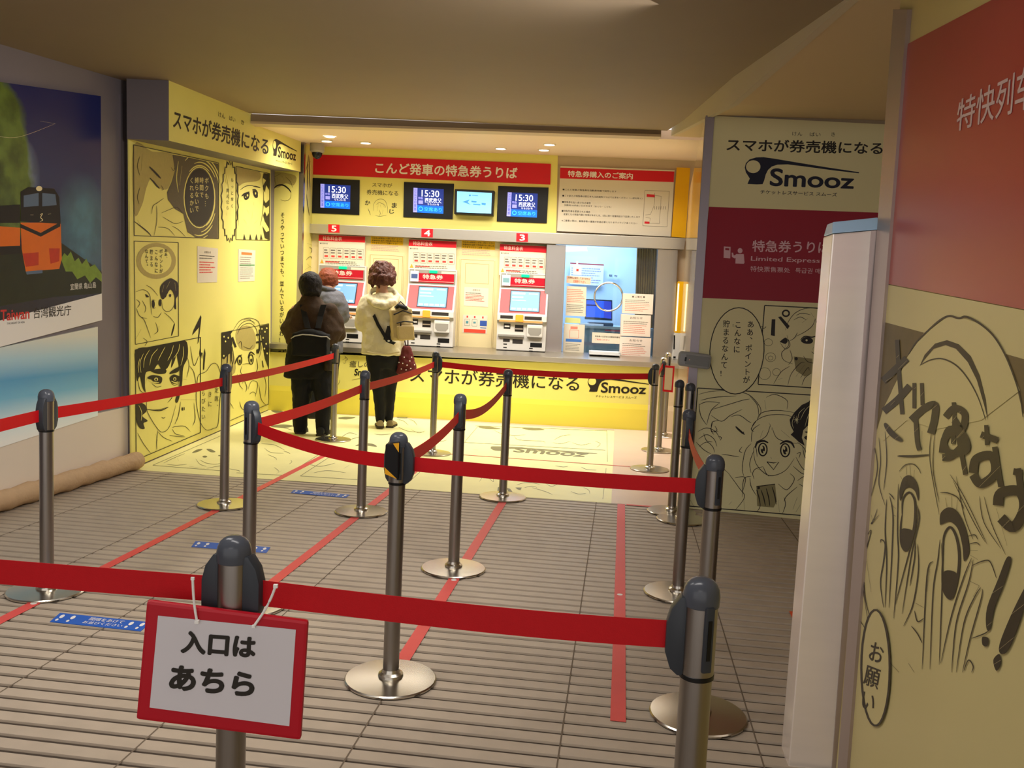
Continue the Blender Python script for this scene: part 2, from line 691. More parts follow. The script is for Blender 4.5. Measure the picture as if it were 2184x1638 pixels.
def twall(name, u0, u1, z0, z1, m):
    return stru(MB().prism([twz(u0, z0), twz(u1, z0), twz(u1, z1), twz(u0, z1)], -TW.n * .06).build(name, m))


twall('wall_back', 560, 1560, 2.02, 3.05, TAN)
twall('wall_back_machines', 600, 1182, .2, 2.02, CRPAN)
twall('wall_back_right', 1410, 1560, .2, 2.02, TAN)
# office behind the window
OFW = mat('office_blue_white_wall', (206, 224, 240), .6)
o0, o1 = twz(1150, 0), twz(1450, 0)
dep = -TW.n * 2.0
b = MB().prism([o0 + dep, o1 + dep + Vector((.3, 0, 0)), o1 + dep + Vector((.3, 0, 2.5)), o0 + dep + Vector((0, 0, 2.5))], -TW.n * .05)
stru(b.build('wall_office_back', OFW))
b = MB().prism([o0 - TW.n * .07, o0 + dep, o0 + dep + Vector((0, 0, 2.5)), o0 - TW.n * .07 + Vector((0, 0, 2.5))], (-.05, 0, 0))
stru(b.build('wall_office_left', OFW))
b = MB().prism([o1 - TW.n * .07 + Vector((.3, 0, 0)), o1 + dep + Vector((.3, 0, 0)), o1 + dep + Vector((.3, 0, 2.5)), o1 - TW.n * .07 + Vector((.3, 0, 2.5))], (.05, 0, 0))
stru(b.build('wall_office_right', OFW))
b = MB().prism([o0 + Vector((0, .07, 2.5)), o1 + Vector((.35, .07, 2.5)), o1 + dep + Vector((.35, 0, 2.5)), o0 + dep + Vector((0, 0, 2.5))], (0, 0, .05))
stru(b.build('ceiling_office', OFW))

# yellow film over the floor, pale tiles beside it
q = [282, 1001.5, 577, 873, 755, 886.5, 1310, 919, 1304, 1073]
film = MB().prism([FLOOR.pt(q[2 * i], q[2 * i + 1], .0022) for i in range(5)], (0, 0, -.002)).build('floor_film', FLY)
tag(film, 'pale yellow printed film covering the floor in front of the ticket counter', 'floor graphic')
q = [1304, 1073, 1310, 916, 1470, 924, 1452, 1083]
pt = MB().prism([FLOOR.pt(q[2 * i], q[2 * i + 1], .0015) for i in range(4)], (0, 0, -.0014)).build('floor_pale_tiles', FLJ)
stru(pt)
I = Ink(FLOOR, .0030, 280, 880, 4.368)
fr = [(200, 490, 905, 185), (200, 490, 880, 545), (980, 560, 1440, 585), (1440, 585, 1740, 395), (1575, 590, 1860, 405), (1575, 590, 2120, 625)]
for f in fr:
    I.line(list(f), .8, False, False)
I.lines([[830, 250, 850, 285, 905, 300], [1270, 390, 1340, 420, 1355, 440], [1420, 360, 1460, 370, 1480, 385], [1485, 440, 1495, 460, 1470, 480], [1330, 510, 1360, 530, 1375, 550],
         [1400, 540, 1350, 570], [640, 440, 700, 470, 780, 480, 840, 470], [600, 430, 640, 480, 700, 500], [430, 420, 440, 450], [540, 500, 690, 525], [700, 520, 800, 500, 870, 490],
         [1240, 330, 1300, 370, 1420, 380], [1210, 290, 1330, 300, 1430, 350], [1650, 480, 1760, 500, 1900, 470], [1980, 520, 2030, 490], [1700, 560, 1830, 540, 2000, 560],
         [330, 480, 420, 490, 520, 480], [300, 470, 380, 430, 500, 380], [900, 520, 1000, 540, 1010, 550]], .9)
I.fill([565, 375, 610, 345, 665, 340, 620, 365]).fill([700, 340, 740, 340, 785, 365, 740, 368])
I.oval(685, 410, 22, 9).oval(820, 400, 10, 5)
I.at(860, 820, 3.64)
for f in [(580, 325, 490, 430), (490, 430, 400, 560), (1580, 355, 1585, 600), (1575, 650, 1550, 890), (30, 770, 130, 680), (240, 690, 780, 715), (480, 450, 1570, 510), (560, 320, 1580, 360)]:
    I.line(list(f), .9, False, False)
I.lines([[700, 350, 760, 380, 860, 395, 950, 390], [860, 395, 900, 430, 1080, 440, 1100, 460], [1170, 430, 1230, 400, 1300, 390], [1160, 450, 1220, 460, 1300, 440], [1310, 450, 1380, 470, 1460, 455],
         [1490, 440, 1530, 460, 1500, 490], [60, 350, 120, 375, 170, 360], [80, 290, 110, 310], [580, 640, 660, 640, 720, 700], [590, 755, 640, 690, 660, 720], [640, 700, 700, 755, 690, 700],
         [1110, 770, 1150, 790, 1200, 775], [1000, 800, 1100, 830, 1160, 855], [1400, 800, 1440, 820, 1450, 850], [1380, 640, 1430, 660, 1500, 665], [1180, 630, 1240, 640, 1280, 635],
         [1300, 830, 1360, 850, 1420, 845], [880, 780, 960, 760, 1060, 775], [540, 500, 580, 510], [940, 800, 1000, 790, 1040, 800]], .9)
I.fill([580, 328, 640, 322, 760, 345, 640, 345]).fill([920, 340, 1000, 335, 1100, 350, 1000, 356])
I.fill([735, 800, 750, 790, 742, 830, 730, 830], False).fill([800, 800, 830, 810, 850, 835, 815, 830], False).fill([870, 800, 920, 800, 910, 820, 890, 815], False)
I.at(560, 700, 5.46)
I.lines([[60, 1130, 200, 1140, 350, 1130], [100, 1150, 250, 1160, 350, 1190], [880, 1040, 960, 1040, 1100, 1035], [900, 1060, 1000, 1050], [1560, 1060, 1640, 1080, 1700, 1130], [1700, 1060, 1760, 1080, 1800, 1130],
         [1580, 1150, 1700, 1200, 1880, 1210], [880, 1300, 1000, 1220, 1100, 1240], [900, 1330, 1040, 1290, 1150, 1260], [1960, 1300, 2060, 1320, 2150, 1300], [1300, 1230, 1380, 1240, 1500, 1230]], 1.1)
I.fill([880, 1050, 960, 1030, 1080, 1040, 980, 1062]).fill([1560, 1030, 1640, 1022, 1690, 1040, 1610, 1050]).fill([1080, 1370, 1160, 1340, 1280, 1345, 1330, 1380, 1200, 1365]).fill([100, 960, 160, 950, 240, 970, 160, 985]).fill([90, 1140, 240, 1120, 360, 1140, 240, 1160])
I.build('line_art', INKF, film)
mb = MB()
I2 = Ink(FLOOR, .003, 860, 820, 3.64)
text(mb, FLOOR, .003, 'Smooz', [1098, 953, 1262, 964, 1245, 975, 1093, 964], .03, 4)
I2.fill([680, 485, 720, 480, 900, 488, 1450, 530, 1440, 536, 900, 500, 790, 505, 770, 515, 700, 510]).oval(700, 494, 22, 8)
mb.build('lettering', INKF, film)
I2.build('emblem', INKF, film)

# salmon floor tapes
def tape(a, b, wd, label, m=TAPE, cat='floor tape', grp='red floor tapes'):
    a, b = Vector(a), Vector(b)
    d = (b - a).normalized()
    n = Vector((-d.y, d.x, 0)) * wd / 2
    o = MB().prism([a - n, a + n, b + n, b - n], (0, 0, .0008)).build('floor_tape', m, loc=(a + b) / 2)
    return tag(o, label, cat, grp)


up = lambda p, z=.0025: Vector((p.x, p.y, z))
tape(up(flo(-90, 1371)), up(flo(690, 973)), .05, 'salmon red floor tape nearest the left wall, running back from the picture edge')
tape(up(flo(400, 1385)), up(flo(912, 984)), .052, 'salmon red floor tape running from behind the hanging red sign up to the yellow film')
tape(up(flo(848, 1426)), up(flo(1076, 1066)), .052, 'salmon red floor tape ending beside the striped post, crossing the disc bases in the middle')
tape(up(flo(1318, 1540)), up(flo(1325, 1076)), .05, 'salmon red floor tape on the right, running straight towards the ticket window')
tape(up(flo(945, 968), .0042), up(flo(1372, 998), .0042), .014, 'thin red tape line across the yellow floor film before the counter')
tape(up(flo(1336, 1077)), up(flo(1440, 1085)), .03, 'short red tape along the edge of the pale tiles by the big board')
tri = MB().prism([flo(1683, 1304, .002), flo(1705, 1305, .002), flo(1700, 1340, .002)], (0, 0, .001)).build('floor_sticker', mat('orange_sticker', (232, 92, 46), .5))
tag(tri, 'orange corner of a sticker on the floor beside the steel column', 'sticker')
dot = MB()
for (u, v) in ((72, 1287), (968, 1237), (1322, 1268)):
    p = flo(u, v, .0036)
    d = MB().lathe([(.013, 0), (.013, .0005)], p, 16).build('floor_disc', WHT)
    tag(d, {72: 'small white dot on the red tape by the left barrier post', 968: 'small white dot on the red tape before the central post base', 1322: 'small white dot halfway along the right-hand red tape'}[u], 'sticker', 'white dots on the floor tapes')

# blue queue stickers
def qsticker(q, label):
    o = slab('queue_sticker', FLOOR, q, .0022, .0014, BLUEST)
    tag(o, label, 'sticker', 'blue queue spacing stickers on the floor')
    mb = MB()
    text(mb, FLOOR, .003, '間隔をあけて', sub(q, .36, .12, .73, .44), .01)
    text(mb, FLOOR, .003, 'お並びください', sub(q, .33, .52, .76, .80), .01)
    for s0 in (.04, .16, .80, .92):
        for (ds, dt, rs, rt) in ((.035, .33, .022, .2), (.033, .72, .015, .12)):
            pts = [FLOOR.pt(*bil(q, s0 + ds - .02 + rs * cos(a * pi / 8) - (dt - .5) * .03, dt + rt * sin(a * pi / 8)), .003) for a in range(16)]
            mb.poly(pts)
    mb.build('lettering', WHT, o)


qsticker([128, 1307, 322, 1327, 300, 1346, 106, 1326], 'blue sticker with white footprints on the grooved floor at front left')
qsticker([417, 1154, 577, 1167, 568, 1179, 408, 1166], 'blue footprint sticker on the floor seen behind the front barrier post')
qsticker([627, 1044.5, 746, 1055, 738, 1061.5, 620, 1051], 'blue footprint sticker at the edge of the yellow floor film')


# ================================================================== LEFT SIDE
# --- header box over the mural
PH = Plane(PL.p + PL.n * .30, PL.n)
hp = [(360, 168), (538, 242.5), (540, 262.5), (642, 300.5), (641, 366.5), (360, 300)]
hb = MB().prism([PH.pt(*q) for q in hp], -PL.n * .285)
hd = hb.build('header_box', mat('grey_box_panel', (116, 108, 110), .5))
tag(hd, 'boxed-out yellow header sign over the manga mural on the left wall', 'sign')
hf = MB()
hf.poly([PH.pt(*q, .0015) for q in hp])
hf.build('face', YEL, hd)
mb = MB()
text(mb, PH, .003, 'スマホが券売機になる', [371, 232, 574, 296, 572, 332, 369, 274], .018)
text(mb, PH, .003, 'けん', [466, 238, 480, 243, 480, 254, 466, 249], .0)
text(mb, PH, .003, 'ばい', [489, 246, 502, 251, 502, 261, 489, 256], .0)
text(mb, PH, .003, 'き', [514, 255, 521, 258, 521, 267, 514, 264], .0)
mb.build('lettering', INK, hd)
logo(PH, .003, [582, 295, 634, 313, 633, 353, 581, 339], hd, INK, YEL)

# --- the mural
mu = slab('manga_mural', PL, [275.5, 294, 577, 350, 577, 871.5, 280.5, 999], .012, .011, YEL)
tag(mu, 'yellow manga mural with framed panels covering the left alcove wall', 'mural')
O = .0135
A = Ink(PL, O, 260, 200, 3.9)
A.fill([97, 430, 250, 480, 412, 500, 440, 612, 418, 700, 380, 790, 330, 792, 300, 772, 245, 705, 205, 780, 165, 930, 102, 990])
A.fill([960, 610, 1080, 640, 1150, 655, 1140, 720, 1020, 740, 965, 760])
A.at(260, 600, 3.9)
A.fill([835, 640, 925, 600, 940, 760, 830, 790])
A.fill([960, 400, 1060, 370, 1110, 450, 1100, 560, 1000, 570, 950, 490])
A.at(260, 200, 3.9)
A.fill([760, 1180, 800, 1100, 802, 1204, 770, 1204], False)
A.oval(285, 1390, 165, 150)
A.build('tone_art', TONE, mu)
P0 = Ink(PL, O + .0006)
P0.at(260, 200, 3.9).oval(285, 1388, 128, 116)
P0.build('bubble', YEL, mu)
D = Ink(PL, O + .0006, 260, 200, 3.9)
D.fill([420, 505, 600, 540, 798, 582, 798, 1198, 620, 1200, 545, 1150, 512, 1000, 440, 958, 382, 880, 376, 820, 412, 740, 442, 640], False)
D.build('dark_art', TONED, mu)
L_ = Ink(PL, O + .0012, 260, 200, 3.9)
for k in range(9):
    r = 150 + k * 16
    a0 = -2.2 + .35 * (k % 4)
    L_.line(sum([[645 + (r * .95) * cos(a0 + j * .25), 860 + r * 1.75 * sin(a0 + j * .25)] for j in range(6)], []), 2.6)
    a0 += 2.3
    if k < 4:
        L_.line(sum([[640 + (r * .9) * cos(a0 + j * .2), 870 + r * 1.7 * sin(a0 + j * .2)] for j in range(6)], []), 2.4)
L_.line([470, 560, 455, 700, 470, 820], 1.4).line([500, 600, 480, 760], 1.6).oval(645, 862, 128, 252, 2.0)
L_.build('light_art', YEL, mu)
E_ = Ink(PL, O + .0018, 260, 200, 3.9)
E_.wk = 1.2
E_.oval(645, 862, 118, 238)
E_.fill([1180, 660, 1226, 668, 1226, 800, 1200, 760, 1190, 820, 1172, 770, 1200, 720, 1172, 700], False).fill([1226, 880, 1226, 930, 1200, 950, 1176, 920, 1180, 880, 1196, 910], False)
E_.fill([1226, 990, 1226, 1120, 1190, 1060, 1176, 1010, 1190, 980, 1205, 1020], False).fill([1228, 1140, 1226, 1216, 1190, 1200, 1170, 1100, 1200, 1150], False)
for x in (1010, 1060, 1110, 1150):
    E_.fill([x, 1212, x + 8, 1165, x + 20, 1212], False)
E_.frame([97, 425, 805, 575, 805, 1205, 103, 1180], 1.2).frame([950, 604, 1230, 664, 1228, 1220, 950, 1212], 1.0)
E_.frame([103, 1225, 470, 1238, 472, 2015, 113, 2085], 1.0)
E_.line([228, 606, 262, 640, 300, 680, 324, 705], 3.6).line([232, 700, 262, 730, 290, 765, 314, 788], 3.0)
E_.lines([[350, 868, 300, 905, 260, 935, 248, 1000], [288, 930, 292, 1000, 288, 1080, 268, 1180], [330, 992, 400, 962, 460, 945, 512, 1002], [338, 1022, 400, 1060, 450, 1080, 512, 1060],
          [300, 1110, 380, 1120, 440, 1180], [440, 612, 430, 640, 408, 610], [420, 1100, 470, 1130, 530, 1190], [130, 1050, 170, 1120], [150, 520, 130, 600, 150, 680], [170, 500, 160, 640], [150, 780, 130, 860, 145, 920], [325, 760, 345, 795, 330, 800]], .9)
E_.line([104, 1062, 170, 1112, 215, 1150, 244, 1182], 2.0)
E_.line([985, 800, 1030, 770, 1080, 764, 1110, 774], 1.2).line([1092, 768, 1120, 772, 1152, 782], 2.0)
E_.line([998, 852, 1020, 832, 1062, 815], 2.6).line([1085, 800, 1110, 800, 1132, 830], 2.6).fill([1015, 835, 1060, 820, 1055, 870, 1025, 880]).fill([1090, 808, 1125, 815, 1130, 860, 1105, 860])
E_.lines([[1095, 905, 1100, 930], [970, 750, 966, 900, 968, 1100], [1170, 700, 1180, 850, 1170, 1000, 1150, 1100], [1040, 960, 1060, 1000], [1090, 980, 1080, 1040], [1010, 1040, 1040, 1080], [1100, 1080, 1130, 1050]], .7)
sp = []
for k in range(44):
    a = 2 * pi * k / 44
    r = 1.0 + (.10 if k % 2 else -.02)
    sp += [898 + 66 * r * cos(a), 895 + 312 * r * sin(a)]
E_.line(sp, 1.6, False, False, True)
# frame of the embracing pair and of the big face
E_.at(260, 600, 3.9)
E_.fill([318, 60, 345, 10, 400, -25, 440, -10, 466, 20, 468, 110, 450, 150, 452, 228, 436, 215, 440, 140, 425, 90, 400, 70, 375, 110, 345, 150, 325, 130])
E_.fill([196, 105, 226, 128, 205, 132])
E_.lines([[345, 125, 360, 110, 375, 120], [400, 112, 430, 105], [250, 170, 262, 155, 278, 160], [308, 165, 320, 150, 330, 165], [250, 200, 265, 225, 280, 215], [305, 195, 325, 210], [330, 150, 340, 220, 370, 250, 410, 240, 440, 190],
          [160, 300, 190, 330, 240, 470], [120, 220, 150, 290, 210, 310], [110, 90, 180, 70, 230, 110, 240, 200, 250, 280], [260, 290, 300, 300, 330, 260], [280, 340, 300, 410, 270, 440], [300, 420, 310, 370], [350, 260, 400, 300, 440, 350],
          [120, 150, 150, 180, 130, 220], [170, 160, 200, 220, 190, 260], [440, 350, 425, 410, 412, 455], [115, 480, 160, 400], [200, 30, 250, 60, 300, 120]], .9)
E_.oval(262, 190, 12, 32).oval(318, 180, 11, 28).oval(362, 120, 8, 14).oval(402, 118, 9, 13)
E_.line([440, 350, 426, 405, 414, 452], 2.2)
E_.frame([113, 570, 655, 465, 655, 1258, 120, 1485], 1.2)
E_.fill([116, 572, 250, 545, 400, 515, 520, 492, 548, 540, 545, 640, 510, 720, 500, 860, 468, 1000, 445, 990, 478, 880, 486, 760, 470, 680, 455, 610, 440, 660, 410, 720, 420, 640, 380, 720, 335, 735, 300, 690, 262, 740, 200, 760, 192, 860, 196, 920, 172, 880, 150, 790, 128, 830, 120, 740])
E_.fill([120, 1000, 150, 1005, 195, 1030, 205, 1080, 170, 1120, 215, 1160, 180, 1180, 190, 1225, 150, 1220, 120, 1150])
E_.fill([240, 745, 300, 728, 365, 732, 362, 765, 300, 770]).fill([395, 770, 420, 740, 480, 710, 470, 750, 430, 765])
E_.fill([212, 805, 250, 780, 320, 790, 336, 812, 322, 850, 270, 845, 250, 820]).fill([398, 805, 430, 775, 480, 790, 500, 800, 470, 840, 420, 850])
E_.lines([[250, 850, 290, 880, 330, 870], [410, 850, 440, 865, 470, 850], [400, 900, 420, 960, 380, 1010], [205, 1060, 260, 1070, 320, 1065, 385, 1045], [330, 1130, 345, 1138, 362, 1130], [195, 900, 205, 1000, 215, 1090, 300, 1230, 350, 1252, 400, 1200, 450, 1030],
          [300, 1240, 290, 1340, 292, 1400], [300, 1250, 350, 1300, 420, 1330], [130, 1260, 180, 1350, 240, 1430], [395, 1280, 460, 1290, 530, 1295], [420, 1220, 440, 1210, 520, 1205, 570, 1250], [420, 1230, 450, 1270, 520, 1285],
          [490, 985, 620, 985], [490, 1000, 470, 1120, 440, 1190], [600, 1010, 610, 1140, 590, 1200], [570, 540, 600, 700, 640, 620], [560, 700, 600, 760, 620, 880], [460, 800, 540, 820], [130, 800, 150, 900, 185, 930]], 1.0)
E_.line([205, 1062, 260, 1072, 325, 1074, 388, 1046], 1.8)
E_.fill([498, 1050, 508, 1048, 508, 1075, 498, 1075], False).fill([515, 1048, 522, 1046, 522, 1072, 515, 1073], False)
# sound effect strokes
E_.fill([585, 450, 600, 400, 658, 282, 662, 300, 640, 500, 630, 520, 645, 380, 610, 420], False).fill([650, 560, 662, 600, 655, 650, 645, 600], False).fill([690, 555, 696, 600, 685, 735, 676, 735, 680, 620], False).fill([662, 590, 672, 595, 668, 650], False)
# band of the girl with raised fists
E_.frame([830, 428, 1222, 352, 1222, 1020, 830, 1190], .9)
E_.lines([[175, 470 + 0, 210, 500, 190, 540], [280, 1270, 300, 1330], [210, 790, 198, 850], [470, 700, 480, 760, 470, 900], [540, 620, 560, 700, 540, 800], [1010, 320, 1060, 315, 1110, 360], [1150, 480, 1160, 560, 1140, 640], [905, 620, 920, 700, 900, 800], [1000, 700, 990, 760, 1040, 790, 1080, 760], [860, 900, 900, 1000, 890, 1100], [1180, 760, 1200, 860, 1190, 960]], .8)
E_.fill([832, 430, 925, 408, 905, 440, 920, 520, 890, 600, 850, 650, 832, 640], False).fill([1150, 372, 1218, 356, 1218, 720, 1190, 640, 1165, 500], False)
E_.lines([[925, 410, 980, 330, 1060, 305, 1130, 330, 1150, 380, 1170, 480], [960, 440, 1000, 370, 1070, 350, 1120, 400, 1130, 480], [950, 410, 1000, 345, 1060, 325, 1110, 345], [970, 520, 990, 500, 1000, 560], [1010, 540, 1060, 560, 1090, 530],
          [1000, 690, 1050, 685, 1080, 690], [910, 500, 930, 640, 900, 760], [960, 770, 980, 860, 1010, 900], [1000, 850, 1020, 830, 1040, 880, 1030, 920], [1050, 900, 1080, 830, 1130, 850, 1110, 960], [1060, 940, 1090, 920, 1120, 940],
          [980, 1000, 1000, 1060, 1060, 1080], [1140, 860, 1160, 980, 1200, 1030], [860, 830, 880, 960, 930, 1060], [830, 1170, 845, 1060, 880, 940], [1120, 640, 1130, 720, 1110, 760]], .9)
E_.line([940, 690, 960, 640, 1000, 610], 2.4).line([1050, 640, 1070, 590, 1105, 610], 2.6)
E_.oval(980, 655, 18, 38, 1.6).oval(1075, 650, 18, 40, 1.6).oval(982, 665, 8, 18).oval(1077, 655, 8, 18)
E_.fill([860, 560, 920, 540, 915, 650, 905, 690, 900, 600, 885, 610, 880, 680, 872, 690, 875, 590], False).fill([910, 470, 925, 460, 955, 545, 940, 552], False).fill([1115, 440, 1175, 425, 1175, 440, 1115, 455], False).fill([1118, 500, 1178, 490, 1176, 505, 1118, 516], False).fill([1140, 400, 1152, 400, 1152, 560, 1140, 600, 1120, 600, 1118, 570, 1138, 560], False)
E_.fill([1165, 660, 1172, 660, 1180, 715, 1172, 715], False)
E_.line([640, 780, 700, 750, 745, 690, 790, 690, 820, 760, 830, 850, 815, 1000, 800, 1190, 760, 1225, 700, 1235, 650, 1160, 620, 1000, 625, 860], .9, False, True, True)
E_.build('line_art', INK, mu)
E2 = Ink(PL, O + .0034, 260, 600, 3.9)
E2.lines([[180, 600, 150, 680, 160, 760], [230, 570, 190, 640, 180, 720], [300, 560, 250, 620, 230, 700], [360, 545, 330, 600, 300, 660], [430, 530, 410, 600, 380, 660], [480, 520, 470, 580, 430, 640], [510, 540, 510, 620, 490, 700], [140, 1030, 165, 1090, 160, 1160], [150, 640, 135, 700, 140, 760],
          [350, 30, 335, 90], [400, 0, 370, 60], [440, 10, 450, 80]], 1.2)
E2.oval(285, 815, 16, 14).oval(440, 812, 13, 14).oval(978, 645, 5, 8).oval(1074, 640, 5, 8)
E2.line([225, 822, 260, 838, 310, 842], 2.0).line([410, 828, 440, 842, 470, 835], 2.0)
for x, y in ((850, 460), (862, 500), (848, 620), (885, 470), (1165, 395), (1190, 420), (1175, 470), (1205, 390), (1200, 520), (1208, 600), (1185, 560)):
    E2.oval(x, y, 6, 8)
E2.at(260, 200, 3.9).oval(1045, 845, 6, 10).oval(1112, 828, 5, 10).oval(1030, 860, 4, 6)
E2.build('highlight_art', YEL, mu)
E3 = Ink(PL, O + .0040, 260, 600, 3.9)
E3.oval(285, 817, 8, 10).oval(440, 814, 7, 10)
E3.build('pupil_art', INK, mu)
mb = MB()
z = lambda x, y: (260 + x / 3.9, 200 + y / 3.9)
for (s_, x, ya, yb) in (('ああ、', 366, 1290, 1385), ('ポイントが', 326, 1290, 1495), ('こんなに', 286, 1290, 1498), ('貯まる', 246, 1290, 1445), ('なんて。', 206, 1290, 1455)):
    a, b_ = z(x, ya), z(x, yb)
    vtext(mb, PL, O + .0024, s_, a[0], a[1], b_[0], b_[1], 7.5, .01)
for (s_, x, ya, yb) in (('もっと早く', 918, 690, 960), ('買えたら…', 880, 780, 1020)):
    a, b_ = z(x, ya), z(x, yb)
    vtext(mb, PL, O + .0024, s_, a[0], a[1], b_[0], b_[1], 6, .0)
for (s_, x, ya, yb) in (('指定席、', 788, 1780 + 600, 2060 + 600), ('すきに', 733, 1800 + 600, 2040 + 600), ('えらびたい', 678, 1810 + 600, 2140 + 600)):
    a, b_ = (260 + x / 3.9, 600 + (ya - 1580) / 3.9), (260 + x / 3.9, 600 + (yb - 1580) / 3.9)
    vtext(mb, PL, O + .0024, s_, a[0], a[1], b_[0], b_[1], 8.5, .005)
mb.build('lettering', INK, mu)
mb = MB()
for (s_, x, ya, yb) in (('ボクも…', 705, 690, 945), ('時間で', 662, 690, 870), ('縛らないで', 622, 690, 985), ('くれるかい', 580, 690, 1000)):
    a, b_ = z(x, ya), z(x, yb)
    vtext(mb, PL, O + .0026, s_, a[0], a[1], b_[0], b_[1], 9, .012)
mb.build('lettering', mat('pale_yellow_ink', (226, 214, 140), .5), mu)

# --- notices on the mural
def notice(P, q, off, label, group=None, m=WHTD, depth=.0015, name='notice'):
    o = slab(name, P, q, off + depth, depth, m)
    tag(o, label, 'notice', group)
    return o


n1 = notice(PL, [421, 525, 465, 530, 463, 602, 421, 603], .0136, 'white notice with red lines taped on the yellow mural, nearer the camera')
mb = MB()
text(mb, PL, .0158, 'お知らせ', [436, 535, 450, 536, 450, 541, 436, 540], .01)
small_print(mb, PL, .0158, [423, 542, 463, 545, 463, 554, 423, 553], 2, .3, .06, 3)
mb.build('lettering', INK, n1)
small_print(MB(), PL, .0158, [423, 556, 462, 558, 462, 583, 423, 584], 5, .45, .06, 4).build('red_print', mat('red_ink', (214, 66, 60), .5), n1)
n2 = notice(PL, [508.5, 531, 545, 534, 543, 599, 508, 601], .0136, 'white notice with an orange heading taped on the yellow mural near the corner')
mb = MB()
flat(mb, PL, [515, 537.5, 537.5, 539, 537.5, 544.5, 515, 543], .0158)
mb.build('heading', mat('orange_brown_ink', (196, 120, 60), .5), n2)
flat(MB(), PL, [511, 564, 543, 564, 543, 567, 511, 567], .0158).build('green_line', mat('green_ink', (110, 160, 110), .5), n2)
small_print(MB(), PL, .0158, [511, 546, 542, 548, 541, 595, 511, 596], 11, .3, .04, 9).build('lettering', mat('grey_ink', (130, 126, 116), .5), n2)

# --- return panel with the vertical line of text
rp = slab('manga_poster', PBK, [577.5, 345, 638, 348, 627, 874.5, 577.5, 871.5], .012, .011, YEL)
tag(rp, 'narrow yellow manga panel with one vertical line of text in the left corner', 'mural')
B = Ink(PBK, .0135, 260, 200, 3.9)
B.fill([1255, 655, 1440, 680, 1430, 760, 1360, 745, 1300, 780, 1262, 760])
B.at(260, 600, 3.9).fill([1235, 840, 1300, 830, 1420, 860, 1400, 1040, 1235, 1050])
B.build('tone_art', TONE, rp)
B = Ink(PBK, .0145, 260, 200, 3.9)
B.line([1255, 800, 1290, 765, 1340, 760, 1385, 790, 1408, 822], 3.2).line([1262, 660, 1282, 760], 2.4).line([1252, 700, 1320, 665], 2.0).line([1270, 720, 1262, 810], 2.4)
B.lines([[1320, 880, 1360, 892, 1400, 870, 1406, 820], [1360, 690, 1400, 730, 1420, 780], [1330, 680, 1350, 720], [1400, 690, 1430, 740], [1290, 690, 1300, 740]], .8)
B.at(260, 600, 3.9)
B.fill([1300, 580, 1320, 575, 1328, 610, 1345, 570, 1352, 575, 1335, 640, 1342, 700, 1330, 690, 1318, 650, 1300, 690, 1295, 680, 1315, 625], False).fill([1352, 540, 1360, 530, 1366, 570, 1358, 580], False).fill([1370, 530, 1378, 525, 1380, 570, 1373, 572], False)
B.lines([[1290, 900, 1305, 880, 1318, 900, 1310, 920], [1350, 900, 1370, 890, 1385, 915], [1340, 960, 1320, 980], [1290, 1000, 1320, 1020, 1360, 1005], [1250, 820, 1262, 900, 1250, 980], [1262, 860, 1330, 840, 1400, 850], [1270, 940, 1280, 1000]], .9)
B.fill([1420, 880, 1432, 875, 1400, 960, 1385, 1020, 1372, 1018], False)
B.build('line_art', INK, rp)
mb = MB()
vtext(mb, PBK, .0147, 'そうやっていつまでも、並んでいるがいいわ!', 602.5, 452, 600, 731, 9.5, .012)
mb.build('lettering', INK, rp)
J_ = Ink(JB, .004, 480, 220, 5.46)
J_.lines([[975, 600, 965, 700, 940, 790], [950, 690, 1000, 680], [970, 700, 960, 860, 962, 1020], [985, 620, 985, 820, 990, 1000], [950, 1060, 965, 1200, 985, 1310]], 1.0)
J_.at(640, 260, 3.9)
J_.lines([[60, 1010, 110, 1030], [75, 1040, 100, 1060, 90, 1090], [50, 1150, 90, 1120, 110, 1180], [40, 1230, 90, 1200], [60, 1180, 110, 1230]], 1.0)
J_.build('line_art', INK, jamb)

